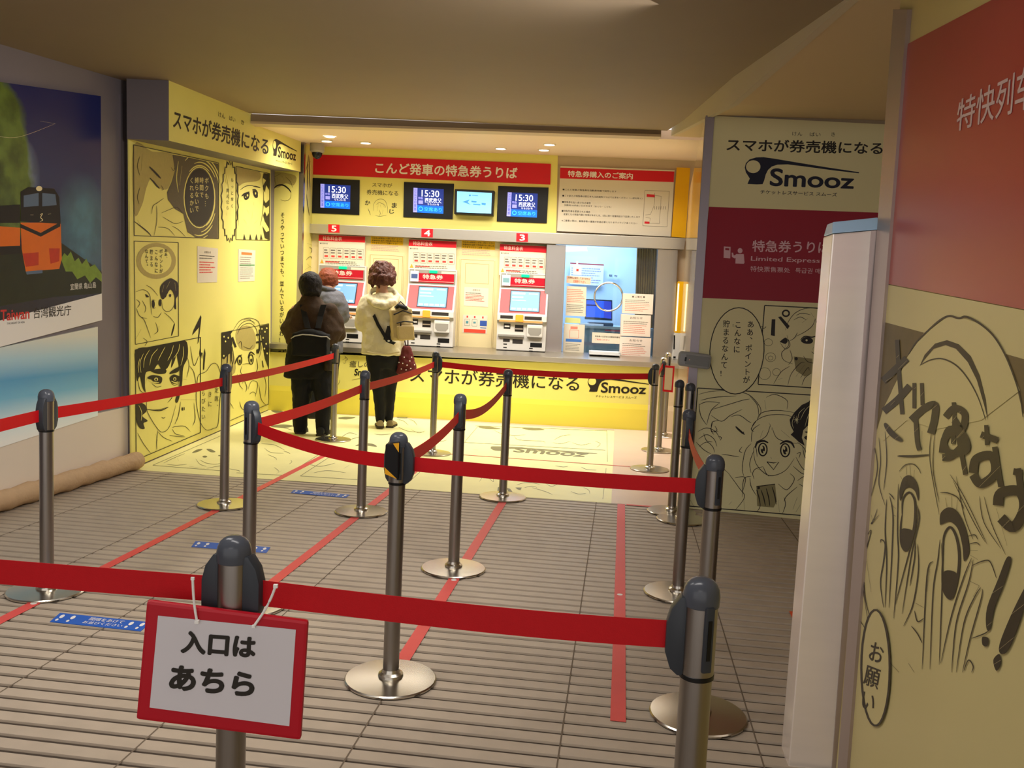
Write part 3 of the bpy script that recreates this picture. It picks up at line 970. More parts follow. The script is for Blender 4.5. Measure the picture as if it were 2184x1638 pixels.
# --- posters on the far left wall
pq = [-330, 128, 215, 205, 217, 626, -330, 771]
tp = slab('travel_poster', LP, [-330, 128, 215, 205, 218, 683, -330, 827], .03, .026, WHT, bevel=.002)
tag(tp, 'dark blue travel poster with an orange diesel train on the left wall', 'poster')
sky = MB()
flat(sky, LP, pq, .0308)
Sk = sky.build('sky_print', gradient('night_sky_print', [(0, (18, 24, 44)), (.45, (34, 52, 100)), (.7, (16, 26, 92)), (1, (10, 26, 100))], (0, 0, 1), .55, 1.9, .25), tp)
def print_blob(m, centre, rx, rz, rgb, soft, nscale=3.0, amp=.5, along=None):
    """a soft-edged printed patch (cloud, hillside) laid into the poster's own picture"""
    nt = m.node_tree
    b_ = nt.nodes['Principled BSDF']
    prev = b_.inputs['Base Color'].links[0].from_socket
    tc = nt.nodes.new('ShaderNodeTexCoord')
    sb_ = nt.nodes.new('ShaderNodeVectorMath')
    sb_.operation = 'SUBTRACT'
    sb_.inputs[1].default_value = centre
    sc_ = nt.nodes.new('ShaderNodeVectorMath')
    sc_.operation = 'MULTIPLY'
    sc_.inputs[1].default_value = (1 / rx, 1 / rx, 1 / rz)
    ln = nt.nodes.new('ShaderNodeVectorMath')
    ln.operation = 'LENGTH'
    nz = nt.nodes.new('ShaderNodeTexNoise')
    nz.inputs['Scale'].default_value = nscale
    nz.inputs['Detail'].default_value = 6
    ad = nt.nodes.new('ShaderNodeMath')
    ad.operation = 'MULTIPLY_ADD'
    ad.inputs[1].default_value = amp
    mr = nt.nodes.new('ShaderNodeMapRange')
    mr.inputs['From Min'].default_value = 1 + amp / 2 + soft
    mr.inputs['From Max'].default_value = 1 + amp / 2 - soft
    mx = nt.nodes.new('ShaderNodeMix')
    mx.data_type = 'RGBA'
    cr = nt.nodes.new('ShaderNodeValToRGB')
    c = S(*rgb)
    cr.color_ramp.elements[0].position = .35
    cr.color_ramp.elements[0].color = tuple([x * .45 for x in c[:3]] + [1])
    cr.color_ramp.elements[1].position = .65
    cr.color_ramp.elements[1].color = c
    L_ = nt.links.new
    L_(tc.outputs['Object'], sb_.inputs[0])
    L_(sb_.outputs[0], sc_.inputs[0])
    L_(sc_.outputs[0], ln.inputs[0])
    L_(tc.outputs['Object'], nz.inputs['Vector'])
    L_(nz.outputs['Fac'], ad.inputs[0])
    L_(ln.outputs['Value'], ad.inputs[2])
    L_(ad.outputs[0], mr.inputs['Value'])
    L_(mr.outputs[0], mx.inputs[0])
    L_(prev, mx.inputs[6])
    L_(nz.outputs['Fac'], cr.inputs[0])
    L_(cr.outputs[0], mx.inputs[7])
    L_(mx.outputs[2], b_.inputs['Base Color'])


o_s = ORG[tp.name]
sk_m = Sk.data.materials[0]
at = lambda x, y: LP.pt(x / 1.82, 200 + y / 1.82, .0308) - o_s
print_blob(sk_m, at(330, 540), .22, .26, (84, 140, 160), .5, 4, .5)
print_blob(sk_m, at(90, 320), .10, .16, (150, 170, 190), .5, 6, .5)
print_blob(sk_m, at(-40, 280), .34, .52, (104, 128, 50), .06, 7, .35)
print_blob(sk_m, at(-200, 420), .5, .4, (84, 108, 44), .06, 7, .35)
T = Ink(LP, .0318, 0, 200, 1.82)
T.fill([-600, 620, -200, 600, 0, 590, 130, 600, 240, 580, 395, 690, 395, 775, 200, 790, -600, 930], False)
T.build('ground_print', mat('dark_ground_print', (40, 46, 34), .4, noise=.3, nscale=9), tp)
T = Ink(LP, .0320, 0, 200, 1.82)
T.fill([236, 640, 250, 618, 262, 630, 275, 612, 290, 650, 305, 636, 318, 662, 335, 640, 350, 672, 368, 662, 395, 700, 395, 730, 372, 712, 350, 735, 330, 705, 300, 720, 280, 690, 255, 690], False)
T.build('shrub_print', mat('grass_print', (120, 148, 52), .4, noise=.3, nscale=20), tp)
T = Ink(LP, .0322, 0, 200, 1.82)
T.fill([80, 500, 236, 500, 240, 640, 230, 680, 100, 690, 84, 600], False).fill([-200, 500, 78, 520, 78, 590, -200, 600], False)
T.build('orange_livery', mat('orange_train_print', (226, 112, 34), .4, noise=.1, nscale=10), tp)
T = Ink(LP, .0324, 0, 200, 1.82)
T.fill([80, 380, 110, 362, 210, 368, 230, 400, 236, 505, 80, 495], False).fill([80, 505, 158, 540, 234, 498, 234, 515, 158, 555, 80, 520], False).fill([-200, 445, 78, 430, 78, 500, -200, 505], False).fill([-200, 600, 84, 590, 84, 620, -200, 640], False)
T.build('black_livery', mat('black_train_print', (30, 30, 34), .4), tp)
T = Ink(LP, .0326, 0, 200, 1.82)
T.fill([92, 395, 150, 385, 150, 435, 92, 440], False).fill([164, 385, 215, 390, 220, 432, 164, 437], False).fill([100, 690, 165, 684, 165, 696, 104, 702], False)
T.build('window_print', mat('train_glass_print', (92, 112, 136), .3), tp)
T = Ink(LP, .0326, 0, 200, 1.82)
T.fill([88, 620, 150, 615, 150, 665, 100, 672], False).fill([190, 600, 232, 600, 230, 650, 196, 660], False)
T.build('buffer_print', mat('red_train_print', (196, 56, 34), .4, noise=.2, nscale=20), tp)
T = Ink(LP, .0328, 0, 200, 1.82)
T.oval(152, 368, 12, 10)
T.lines([[155, 470, 165, 465, 158, 480, 166, 490, 154, 496], [118, 470, 130, 470], [186, 468, 198, 466]], 1.6)
T.line([-60, 150, 60, 170, 215, 116], .5).lines([[155, 106, 215, 116]], .8)
T.build('light_print', mat('lamp_print', (240, 224, 170), .4), tp)
mb = MB()
text(mb, LP, .033, '宜蘭県 亀山島', [150, 605, 205, 601, 205, 614, 150, 619], .01)
mb.build('lettering', mat('poster_white_ink', (220, 216, 206), .5), tp)
mb = MB()
text(mb, LP, .031, 'Taiwan', [1, 661, 63, 657, 63, 680, 1, 685], .02)
mb.build('red_lettering', mat('coral_ink', (210, 60, 58), .5), tp)
mb = MB()
text(mb, LP, .031, '台湾観光庁', [72, 656, 152, 650, 152, 672, 72, 680], .008)
text(mb, LP, .031, 'THE HEART OF ASIA', [15, 688, 53, 685, 53, 689, 15, 692], 0)
mb.build('lettering', INK, tp)
bq = [-330, 812, 209, 697, 209, 887, -330, 1062]
bz = min(LP.pt(bq[2 * i], bq[2 * i + 1], .006).z for i in range(4))
bp = slab('blue_poster', LP, bq, .026, .02, gradient('sea_print', [(0, (236, 240, 240)), (.18, (206, 230, 240)), (.42, (96, 178, 220)), (.60, (60, 154, 208)), (.80, (168, 208, 226)), (1, (222, 224, 212))], (0, 0, 1), LP.pt(100, 925, .026).z - bz, LP.pt(100, 722, .026).z - bz, .25), bevel=.002)
tag(bp, 'pale blue gradient poster below the train poster', 'poster')

# --- rolled cloth at the foot of the wall
rc = MB()
pa, pb = flo(-130, 1122), flo(272, 998)
n = 26
pts, rs = [], []
for i in range(n + 1):
    t = i / n
    p = lerp(pa, pb, t)
    p = p + LP.n * .075
    pts.append((p.x, p.y, .062 + .003 * sin(i * 1.7)))
    rs.append(.06 + .004 * sin(i * 2.3) + .002 * sin(i * 5.1))
rc.tube(pts, rs, 18)
o = rc.build('rolled_mat', mat('beige_cloth', (196, 166, 130), .85, noise=.1, nscale=20, bump=.5, bscale=40), smooth=True)
tag(o, 'rolled beige mat lying along the foot of the left wall', 'rolled mat')


# ================================================================== TICKET WALL
# --- yellow fascia with printed slogan
fa = slab('fascia_panel', TW, [655, 306, 1190, 328, 1186, 503, 655, 482], .02, .019, YEL)
tag(fa, 'yellow fascia panel above the ticket machines, behind the red banner', 'wall panel')
mb = MB()
text(mb, TW, .0215, 'スマホが', [793.8, 389, 836.5, 391, 836.5, 400, 793.8, 398], .005)
text(mb, TW, .0215, '券売機になる', [782, 404, 849, 407.5, 849, 418, 782, 414.5], .005)
text(mb, TW, .0215, 'か', [779, 427, 790, 428, 789, 438, 778, 437], .02)
text(mb, TW, .0215, 'ま', [836, 432, 847, 433, 846, 444, 835, 443], .02)
text(mb, TW, .0215, 'じ', [831, 446, 841, 447, 840, 456, 830, 455], .02)
mb.build('lettering', INK, fa)
F_ = Ink(TW, .0215, 640, 260, 3.9)
F_.line([565, 720, 575, 745, 586, 775], 1.2)
F_.lines([[610, 740, 615, 680, 650, 645, 700, 650, 725, 700, 728, 760], [632, 690, 660, 672, 700, 690, 712, 712], [650, 670, 648, 710], [690, 672, 700, 712], [655, 730, 668, 760, 660, 780], [690, 735, 680, 775], [625, 780, 670, 785, 720, 775], [640, 700, 645, 740], [668, 690, 672, 712]], .8)
F_.build('line_art', mat('grey_ink2', (120, 112, 70), .5), fa)

bn = slab('red_banner', TW, [663.3, 329, 1175, 349.5, 1173.6, 393.5, 662.3, 372], .03, .0095, RED)
tag(bn, 'long red banner with white lettering above the ticket machines', 'sign')
text(MB(), TW, .0315, 'こんど発車の特急券うりば', [801, 345.5, 1104, 357, 1103, 382, 800, 370], .022).build('lettering', WHT, bn)

# --- departure displays
SCR = glow('screen_navy', (30, 52, 140), .75)
SCRB = glow('screen_azure', (14, 104, 226), .9)
SCRL = glow('screen_lilac', (150, 150, 232), .95)
SCRW = glow('screen_white', (240, 244, 255), 1.1)
SCRC = glow('screen_cyan', (60, 190, 255), 1.0)


def display(q, s, label):
    o = slab('departure_display', TW, q, .036, .0155, BLACK, bevel=.003)
    tag(o, label, 'display', 'black departure displays under the banner')
    flat(MB(), TW, s, .037).build('screen', SCR, o)
    flat(MB(), TW, sub(s, .13, .70, 1, 1), .0376).build('azure_field', SCRB, o)
    flat(MB(), TW, sub(s, 0, 0, .13, 1), .0376).build('side_strip', SCRL, o)
    mb = MB()
    text(mb, TW, .0384, '15:30', sub(s, .27, .07, .85, .34), .010)
    text(mb, TW, .0384, '西武秩父', sub(s, .38, .38, .93, .58), .008)
    text(mb, TW, .0384, 'ちちぶ31号', sub(s, .47, .60, .85, .68), .0)
    mb.build('lettering', SCRW, o)
    mb = MB()
    text(mb, TW, .0384, '空席あり', sub(s, .37, .76, .94, .93), .008)
    ring = []
    for r in (.075, .052):
        ring.append([bil(s, .25 + r * cos(a * pi / 10), .845 + r * 1.22 * sin(a * pi / 10)) for a in range(20)])
    for a in range(20):
        b_ = (a + 1) % 20
        mb.poly([TW.pt(*ring[0][a], .0384), TW.pt(*ring[0][b_], .0384), TW.pt(*ring[1][b_], .0384), TW.pt(*ring[1][a], .0384)])
    mb.build('availability_lettering', SCRC, o)
    mb = MB()
    text(mb, TW, .0384, '特急', sub(s, .16, .36, .32, .46), .02)
    flat(mb, TW, sub(s, .17, .50, .32, .64), .0384)
    mb.build('train_icon', SCRL, o)
    mb = MB()
    vtext(mb, TW, .0384, 'こんどの発車', *bil(s, .065, .05), *bil(s, .065, .95), 5.5, 0)
    mb.build('strip_lettering', SCR, o)


display([663.5, 379, 767, 384, 766, 458.5, 662.5, 454], [683.6, 392, 747.5, 395.7, 746.5, 446, 683.3, 442.5], 'black departure display above machine 5, leftmost under the banner')
display([861.5, 388, 968, 392, 965, 467.5, 860, 463], [882, 400.5, 946.5, 403.5, 945.5, 456, 881, 452.5], 'black departure display above machine 4, beside the pale blue monitor')
display([1062.5, 396.5, 1170, 400, 1166, 476, 1059.5, 472], [1083, 410, 1147, 413, 1145, 464, 1080.5, 461], 'black departure display above machine 3, rightmost under the banner')
mo = slab('wall_monitor', TW, [970, 403, 1054.5, 406.5, 1051.5, 460, 968.5, 456.5], .14, .119, BLACK, bevel=.006)
tag(mo, 'small monitor with a pale blue screen standing proud between two departure displays', 'monitor')
ms = [975, 408, 1049, 411.5, 1047.5, 455.5, 974, 452.5]
flat(MB(), TW, ms, .1405).build('screen', glow('screen_pale_blue', (130, 206, 246), 1.0), mo)
W_ = Ink(TW, .141, 640, 260, 3.9)
W_.fill([1350, 665, 1410, 645, 1395, 668, 1420, 690], False).fill([1425, 655, 1470, 660, 1465, 672, 1425, 668], False).fill([1440, 680, 1500, 684, 1500, 694, 1440, 690], False).fill([1510, 672, 1545, 676, 1543, 694, 1510, 690], False).fill([1405, 605, 1420, 605, 1420, 618, 1405, 618], False).fill([1428, 608, 1480, 612, 1480, 617, 1428, 613], False)
W_.build('screen_graphics', glow('screen_mid_blue', (70, 140, 200), .8), mo)

# --- CCTV dome
cc = thing('security_camera', TW.pt(677, 312, .35), 'grey dome security camera on the alcove ceiling at far left', 'camera')
pc = TW.pt(677, 300, .45)
pc.z = 2.84
mb = MB()
mb.lathe([(.075, .09), (.078, .05), (.078, -.012), (.06, -.03)], pc, 28)
mb.build('housing', mat('camera_grey', (172, 164, 150), .4), cc, smooth=True)
MB().lathe([(.055, -.028), (.054, -.05), (.044, -.075), (.026, -.09), (.004, -.097)], pc, 28).build('dome', mat('smoked_dome', (34, 36, 42), .08), cc, smooth=True)

# --- downlights in the alcove ceiling
LAMP = glow('lamp_lens', (255, 242, 214), 9)


def ceil_pt(u, v):
    a, b_, c = Vector((-3.0, yb0 + .1, 2.762)), Vector((2.6, yb1 + .1, 2.782)), Vector((tr.x + .3, tr.y + .1, za))
    return Plane(a, (b_ - a).cross(c - a)).pt(u, v, .0)


for i, (u, v, lab) in enumerate([(703, 290, 'round ceiling downlight to the right of the security camera, front row'), (697, 300, 'round ceiling downlight touching the security camera, back row'), (780, 304, 'round ceiling downlight above the left end of the banner'),
                                 (1068, 316, 'round ceiling downlight above the right half of the banner'), (1172, 307.5, 'round ceiling downlight nearest the front above the end of the banner'), (1160, 319, 'round ceiling downlight close to the wall above the end of the banner')]):
    p = ceil_pt(u, v)
    t = thing('downlight', p, lab, 'downlight', 'recessed downlights in the alcove ceiling')
    MB().lathe([(.062, .0), (.062, -.008), (.05, -.01), (.05, .0)], p, 24).build('trim_ring', mat('lamp_ring', (236, 226, 206), .4), t, smooth=True)
    MB().lathe([(.05, -.007), (.02, -.009), (.002, -.0095)], p, 24).build('lens', LAMP, t)
    l = bpy.data.lights.new('downlight_beam', 'SPOT')
    l.energy = 28
    l.color = (1, .92, .78)
    l.spot_size = radians(120)
    l.spot_blend = .8
    l.shadow_soft_size = .05
    lo = bpy.data.objects.new('downlight_beam', l)
    COL.objects.link(lo)
    lo.location = p + Vector((0, 0, -.03))

# --- steel lintel with number plates
li = slab('steel_lintel', TW, [658, 477, 1462, 508, 1459, 532.5, 658, 497], .13, .128, STEELH, bevel=.002)
tag(li, 'long brushed steel lintel over the machines and ticket window', 'lintel')
for n_, q in (('5', [700, 478, 724, 479, 724, 496.5, 700, 495.5]), ('4', [899, 487.5, 923.5, 488.5, 923, 506.5, 898.5, 505.5]), ('3', [1101.5, 497, 1126, 498, 1126, 516, 1101, 515])):
    o = slab('number_plate', TW, q, .134, .0035, RED)
    tag(o, f'small red plate with a white {n_} on the steel lintel', 'sign', 'red number plates on the lintel')
    text(MB(), TW, .135, n_, sub(q, .28 if n_ != '4' else .24, .14, .74 if n_ != '4' else .78, .88), .02).build('lettering', WHT, o)

# --- information board
ib = slab('information_board', TW, [1195.5, 354, 1439, 363, 1430.5, 505, 1188, 493], .03, .028, WHTD, bevel=.002)
tag(ib, 'white information board with red heading and small route diagram above the ticket window', 'sign')
flat(MB(), TW, [1195, 357.5, 1438.3, 365.8, 1437, 388.5, 1194.3, 380.5], .0306).build('heading', RED, ib)
text(MB(), TW, .0312, '特急券購入のご案内', [1211.5, 363.5, 1350, 369, 1349.5, 382.5, 1211, 377], .02).build('heading_lettering', WHT, ib)
mb = MB()
for s_, q in (('■こんど発車の特急券を自動券売機で発売します', [1200, 402, 1315, 406.5, 1315, 410.5, 1200, 406]), ('■このあとの特急券は窓口または定期券うりばでお求めください（一部を除く）', [1199.5, 415, 1370, 421.5, 1370, 425.5, 1199.5, 419.5]),
              ('■特急券を払い戻される場合', [1199, 428.5, 1260, 431, 1260, 435.5, 1199, 433]), ('手数料100円をいただきます（おとな・こども）', [1203, 435.5, 1304, 439.5, 1304, 443.5, 1203, 439.5]),
              ('■特急列車を変更される場合', [1198, 447.5, 1259, 450, 1259, 454.5, 1198, 452]), ('変更となる特急列車に空席があるとき、1回に限り発車時刻まで変更いたします', [1202, 454.5, 1365, 461, 1365, 465.5, 1202, 459]),
              ('※ご乗車の際は、乗車券等の運賃が別途必要となりますのでご了承ください', [1198, 468, 1359, 474.5, 1359, 478.5, 1198, 472.5])):
    text(mb, TW, .0312, s_, q, .004, 1)
mb.build('lettering', INK, ib)
R_ = Ink(TW, .0312, 1000, 260, 3.9)
R_.frame([1465, 570, 1668, 577, 1648, 872, 1447, 864], .7)
R_.line([1545, 590, 1543, 680, 1510, 770], .6, False).line([1510, 770, 1468, 774], .6, False, False).line([1545, 612, 1600, 618], .6, False, False).line([1600, 618, 1585, 846], .6, False, False).line([1585, 846, 1500, 842], .6, False, False).line([1470, 796, 1508, 800], .6, False, False).line([1508, 800, 1505, 826], .6, False, False)
for k in range(6):
    R_.line([1545 + k * 18, 702, 1543 + k * 18, 728], .9, False, False)
R_.build('diagram_lines', mat('grey_brown_ink', (120, 108, 96), .5), ib)
R_ = Ink(TW, .0318, 1000, 260, 3.9)
R_.fill([1480, 600, 1546, 605, 1545, 628, 1479, 623], False).fill([1462, 828, 1503, 830, 1502, 848, 1460, 846], False)
R_.build('red_marks', RED, ib)
am = slab('amber_panel', TW, [1443.5, 357, 1472, 358, 1462, 507, 1432, 505], .024, .022, AMB)
tag(am, 'plain amber panel between the information board and the big board', 'wall panel')

# --- fare tables over each machine
def fare(q, hb_, n_, pos):
    o = slab('fare_table', TW, q, .05, .049, WHTD, bevel=.002)
    tag(o, f'white fare table with red heading above machine {n_}, {pos}', 'fare table', 'fare tables above the ticket machines')
    flat(MB(), TW, sub(q, 0, 0.01, 1, hb_), .0506).build('heading', RED, o)
    text(MB(), TW, .0512, '特急料金表', sub(q, .09, hb_ * .25, .50, hb_ * .85), .012).build('heading_lettering', mat('pale_red_ink', (240, 200, 190), .5), o)
    mb = MB()
    text(mb, TW, .0512, '■片道料金', sub(q, .03, hb_ + .05, .2, hb_ + .10), 0, 1)
    P_ = Ink(TW, .0512)
    for k in range(6):
        s0 = .105 + .147 * k
        P_.frame(sub(q, s0, .41, s0 + .125, .74), .5)
        small_print(mb, TW, .0512, sub(q, s0 + .015, .44, s0 + .11, .60), 2, .5, 0, k)
    P_.build('table_lines', mat('grey_brown_ink', (120, 108, 96), .5), o)
    small_print(mb, TW, .0512, sub(q, .15, .80, .95, .97), 3, .4, 0, 5)
    mb.build('lettering', mat('grey_ink3', (112, 104, 96), .5), o)
    mb = MB()
    for k in range(6):
        s0 = .105 + .147 * k
        flat(mb, TW, sub(q, s0 + .025, .64, s0 + .10, .70), .0512)
    flat(mb, TW, sub(q, .15, .83, .45, .86), .0512)
    mb.build('red_figures', mat('red_ink', (214, 66, 60), .5), o)
    T_ = MB()
    T_.poly([TW.pt(*bil(q, s_, t_), .0512) for s_, t_ in ((.075, .77), (.115, .90), (.035, .90))])
    T_.build('warning_triangle', mat('ochre_ink', (206, 160, 60), .5), o)


fare([679.7, 500, 779, 504, 777, 571.5, 679, 568], .20, 5, 'above two heads')
fare([872, 510, 973.5, 514.5, 971.5, 581.5, 870, 577.5], .215, 4, 'right of the cream jacket')
fare([1066.5, 520, 1165.5, 525, 1163, 591.5, 1064, 587], .215, 3, 'next to the ticket window')

# --- cream service doors between the machines, with notices
def service(q, inner, label):
    o = slab('service_door', TW, q, .012, .0115, CRPAN, bevel=.002)
    tag(o, label, 'door panel', 'cream service doors between the machines')
    P_ = Ink(TW, .0126)
    P_.frame(sub(q, .03, .01, .97, .985), .9)
    P_.frame(inner, .9)
    P_.build('panel_lines', mat('tan_line', (176, 150, 98), .5), o)
    return o


service([788, 541, 861, 545, 855, 736, 783, 732], [797, 551, 850, 553.5, 848, 597, 795, 594], 'cream service door between machines 5 and 4, mostly behind the cream jacket')
service([981, 551, 1056.5, 555, 1050, 746, 975, 742], [993, 561.5, 1043, 564, 1042, 606, 992, 603.5], 'cream service door with papers between machines 4 and 3')
for q, lab in (([791, 504, 860, 506.5, 859.5, 523.5, 790.5, 520.5], 'yellow warning notice with dense black print above the cream jacket'), ([985, 512.5, 1056, 515.5, 1055.5, 533, 984.5, 529.5], 'yellow warning notice with dense black print between machines 4 and 3')):
    o = notice(TW, q, .0005, lab, 'yellow warning notices under the lintel', mat('warning_yellow', (240, 190, 22), .45))
    mb = MB()
    text(mb, TW, .003, '特急券は乗車前にお買い求めください', sub(q, .03, .10, .97, .32), .004, 2)
    text(mb, TW, .003, '発車時刻を過ぎた特急券の払い戻しは', sub(q, .03, .40, .97, .62), .004, 2)
    text(mb, TW, .003, 'できませんのでご注意ください', sub(q, .03, .70, .85, .93), .004, 2)
    mb.build('lettering', INK, o)
    q2 = [q[6], q[7] + 1, q[4], q[5] + 1, q[4] - .3, q[5] + 14, q[6] - .3, q[7] + 14]
    o = notice(TW, q2, .0003, lab.replace('yellow warning notice with dense black print', 'pale strip of faint pink print below the yellow notice'), 'pale strips under the yellow notices', CRPAN)
    small_print(MB(), TW, .003, q2, 4, .35, .02, 11).build('lettering', mat('faint_rose_ink', (206, 160, 150), .5), o)
q = [990.5, 612, 1042, 615, 1041, 655, 989, 652]
o = notice(TW, q, .0125, 'white notice with red lines on the service door beside machine 3', depth=.002)
mb = MB()
text(mb, TW, .0155, 'お知らせ', sub(q, .35, .08, .66, .19), .01)
small_print(mb, TW, .0155, sub(q, .06, .24, .95, .36), 1, .4, .0, 2)
mb.build('lettering', mat('grey_ink', (130, 126, 116), .5), o)
small_print(MB(), TW, .0155, sub(q, .06, .36, .92, .74), 5, .4, .0, 6).build('red_print', mat('red_ink', (214, 66, 60), .5), o)
q = [987.5, 671, 1040, 673.5, 1038.5, 712, 986, 709.5]
o = notice(TW, q, .0125, 'white notice with three card pictures and a red bar beside machine 3', depth=.002)
flat(MB(), TW, sub(q, .06, .78, .94, .98), .0155).build('red_bar', mat('red_orange_ink', (222, 74, 52), .5), o)
mb = MB()
flat(mb, TW, sub(q, .70, .28, .98, .58), .0155)
flat(mb, TW, sub(q, .72, .66, .96, .70), .0155)
mb.build('blue_card', mat('card_blue', (52, 82, 160), .5), o)
P_ = Ink(TW, .0155)
P_.frame(sub(q, .08, .24, .28, .60), .6).frame(sub(q, .38, .24, .58, .60), .6)
P_.build('card_outlines', mat('grey_ink', (130, 126, 116), .5), o)
mb = MB()
flat(mb, TW, sub(q, .13, .34, .23, .48), .0157)
flat(mb, TW, sub(q, .43, .36, .53, .46), .0157)
mb.build('card_marks', mat('teal_ink', (80, 140, 150), .5), o)
mb = MB()
for s_ in (.17, .47, .80):
    flat(mb, TW, sub(q, s_ - .02, .05, s_ + .04, .16), .0155)
mb.build('red_print', mat('red_ink', (214, 66, 60), .5), o)

# --- steel pier beside the window
pi_ = slab('steel_pier', TW, [1166, 521, 1207, 523, 1197, 757, 1155, 755], .10, .16, STEEL, bevel=.004)
tag(pi_, 'broad brushed steel pier between machine 3 and the ticket window', 'pier')
pj = slab('steel_pier', TW, [1403, 531, 1446, 533, 1437, 772, 1391, 768], .10, .16, STEEL, bevel=.004)
tag(pj, 'brushed steel pier on the right side of the ticket window', 'pier')

# --- counter: yellow front, bulging toe board, steel top
cz = .735
def cfp(u, z, o=0):
    p = CF.pt(u, 800, o)
    return Vector((p.x, p.y, z))


c0, c1_ = cfp(560, 0), cfp(1500, 0)
c0 = Vector((-2.36, c0.y + (c0.x + 2.36) * sin(TANG) * -1, 0))
co = thing('ticket_counter', (c0 + c1_) / 2, 'long ticket counter with yellow printed front and brushed steel top', 'counter')
nf = CF.n
uL, uM, uR = 655, 1386, 1500
mb = MB()
mb.prism([CF.pt(560, 750, -.02), CF.pt(uM, 782, -.02), CF.pt(uM - 5, 905, -.02), CF.pt(560, 868, -.02)], -nf * .5)
mb.build('front_panel', YEL, co)
mb = MB()
mb.prism([CF.pt(uM, 782, -.02), CF.pt(uR, 789, -.02), CF.pt(uR, 912, -.02), CF.pt(uM - 5, 905, -.02)], -nf * .5)
mb.build('beige_panel', mat('beige_panel', (216, 196, 168), .5), co)
mb = MB()
prof = [(.0, .0), (.0, .02), (-.004, .12), (-.010, .22), (-.02, .275), (-.05, .29)]
A_, B_ = cfp(560, 0), CF.pt(uM - 7, 919)
rows = []
for d, z_ in prof:
    rows.append([Vector((A_.x, A_.y, z_)) + nf * d, Vector((B_.x, B_.y, z_)) + nf * d])
for r0, r1 in zip(rows[:-1], rows[1:]):
    mb.poly([r0[0], r0[1], r1[1], r1[0]])
mb.build('toe_board', mat('toe_yellow', (232, 216, 84), .5), co, smooth=True)
mb = MB()
B2 = cfp(1500, 0)
rows = [[Vector((B_.x, B_.y, z_)) + nf * d, Vector((B2.x, B2.y, z_)) + nf * d] for d, z_ in prof]
for r0, r1 in zip(rows[:-1], rows[1:]):
    mb.poly([r0[0], r0[1], r1[1], r1[0]])
mb.build('beige_toe_board', mat('beige_panel', (216, 196, 168), .5), co)
mb = MB()
f0, f1 = cfp(560, cz), cfp(1500, cz)
k0, k1 = TW.pt(560, 700, .0), TW.pt(1500, 740, .0)
k0.z = k1.z = .772
pts = [f0 + nf * .02, f1 + nf * .02, k1, k0]
mb.prism(pts, (0, 0, -.055))
mb.build('worktop', STEELH, co, bevel=.004)
mb = MB()
text(mb, CF, -.018, 'スマホが券売機になる', [876, 782, 1236, 802, 1235, 835, 874, 815], .014)
mb.build('lettering', INK, co)
logo(CF, -.018, [1254, 801, 1385, 809.5, 1382, 851, 1252, 842], co, INK, YEL)
mb = MB()
text(mb, CF, -.018, 'Smooz', [757, 786, 802, 789, 801, 803, 755, 801], .03, 4)
mb.build('small_lettering', INK, co)
mb = MB()
text(mb, CF, -.018, '癒しの', [746, 769, 790, 771, 789, 784, 745, 783], .02)
mb.build('grey_lettering', mat('grey_ink2', (120, 112, 70), .5), co)
K_ = Ink(CF, -.018, 560, 700, 5.46)
K_.lines([[930, 370, 965, 350, 960, 330, 990, 360, 965, 380, 960, 410, 935, 400], [900, 600, 890, 640, 860, 680], [1040, 605, 1100, 590, 1160, 585], [700, 960, 800, 940]], .9)
K_.build('line_art', mat('grey_ink2', (120, 112, 70), .5), co)

# --- ticket machines
LED = glow('green_led', (0, 220, 120), 1.3)
TSCR = glow('touch_screen_blue', (96, 140, 210), .75)
TSCL = glow('touch_screen_light', (150, 190, 236), .8)
SALM = mat('salmon_bezel', (232, 70, 74), .4)


class Face:
    """local flat face of a machine: x across, t up the face"""

    def __init__(s, o, up_, out):
        s.o, s.u, s.n = Vector(o), Vector(up_), Vector(out)

    def pt(s, x, t, o=0):
        return s.o + Vector((1, 0, 0)) * x + s.u * t + s.n * o


def mbox(mb, x0, x1, y0, y1, z0, z1):
    return mb.box(((x0 + x1) / 2, (y0 + y1) / 2, (z0 + z1) / 2), (x1 - x0, y1 - y0, z1 - z0))


def rect(mb, F, x0, t0, x1, t1, o):
    return mb.poly([F.pt(x0, t0, o), F.pt(x1, t0, o), F.pt(x1, t1, o), F.pt(x0, t1, o)])


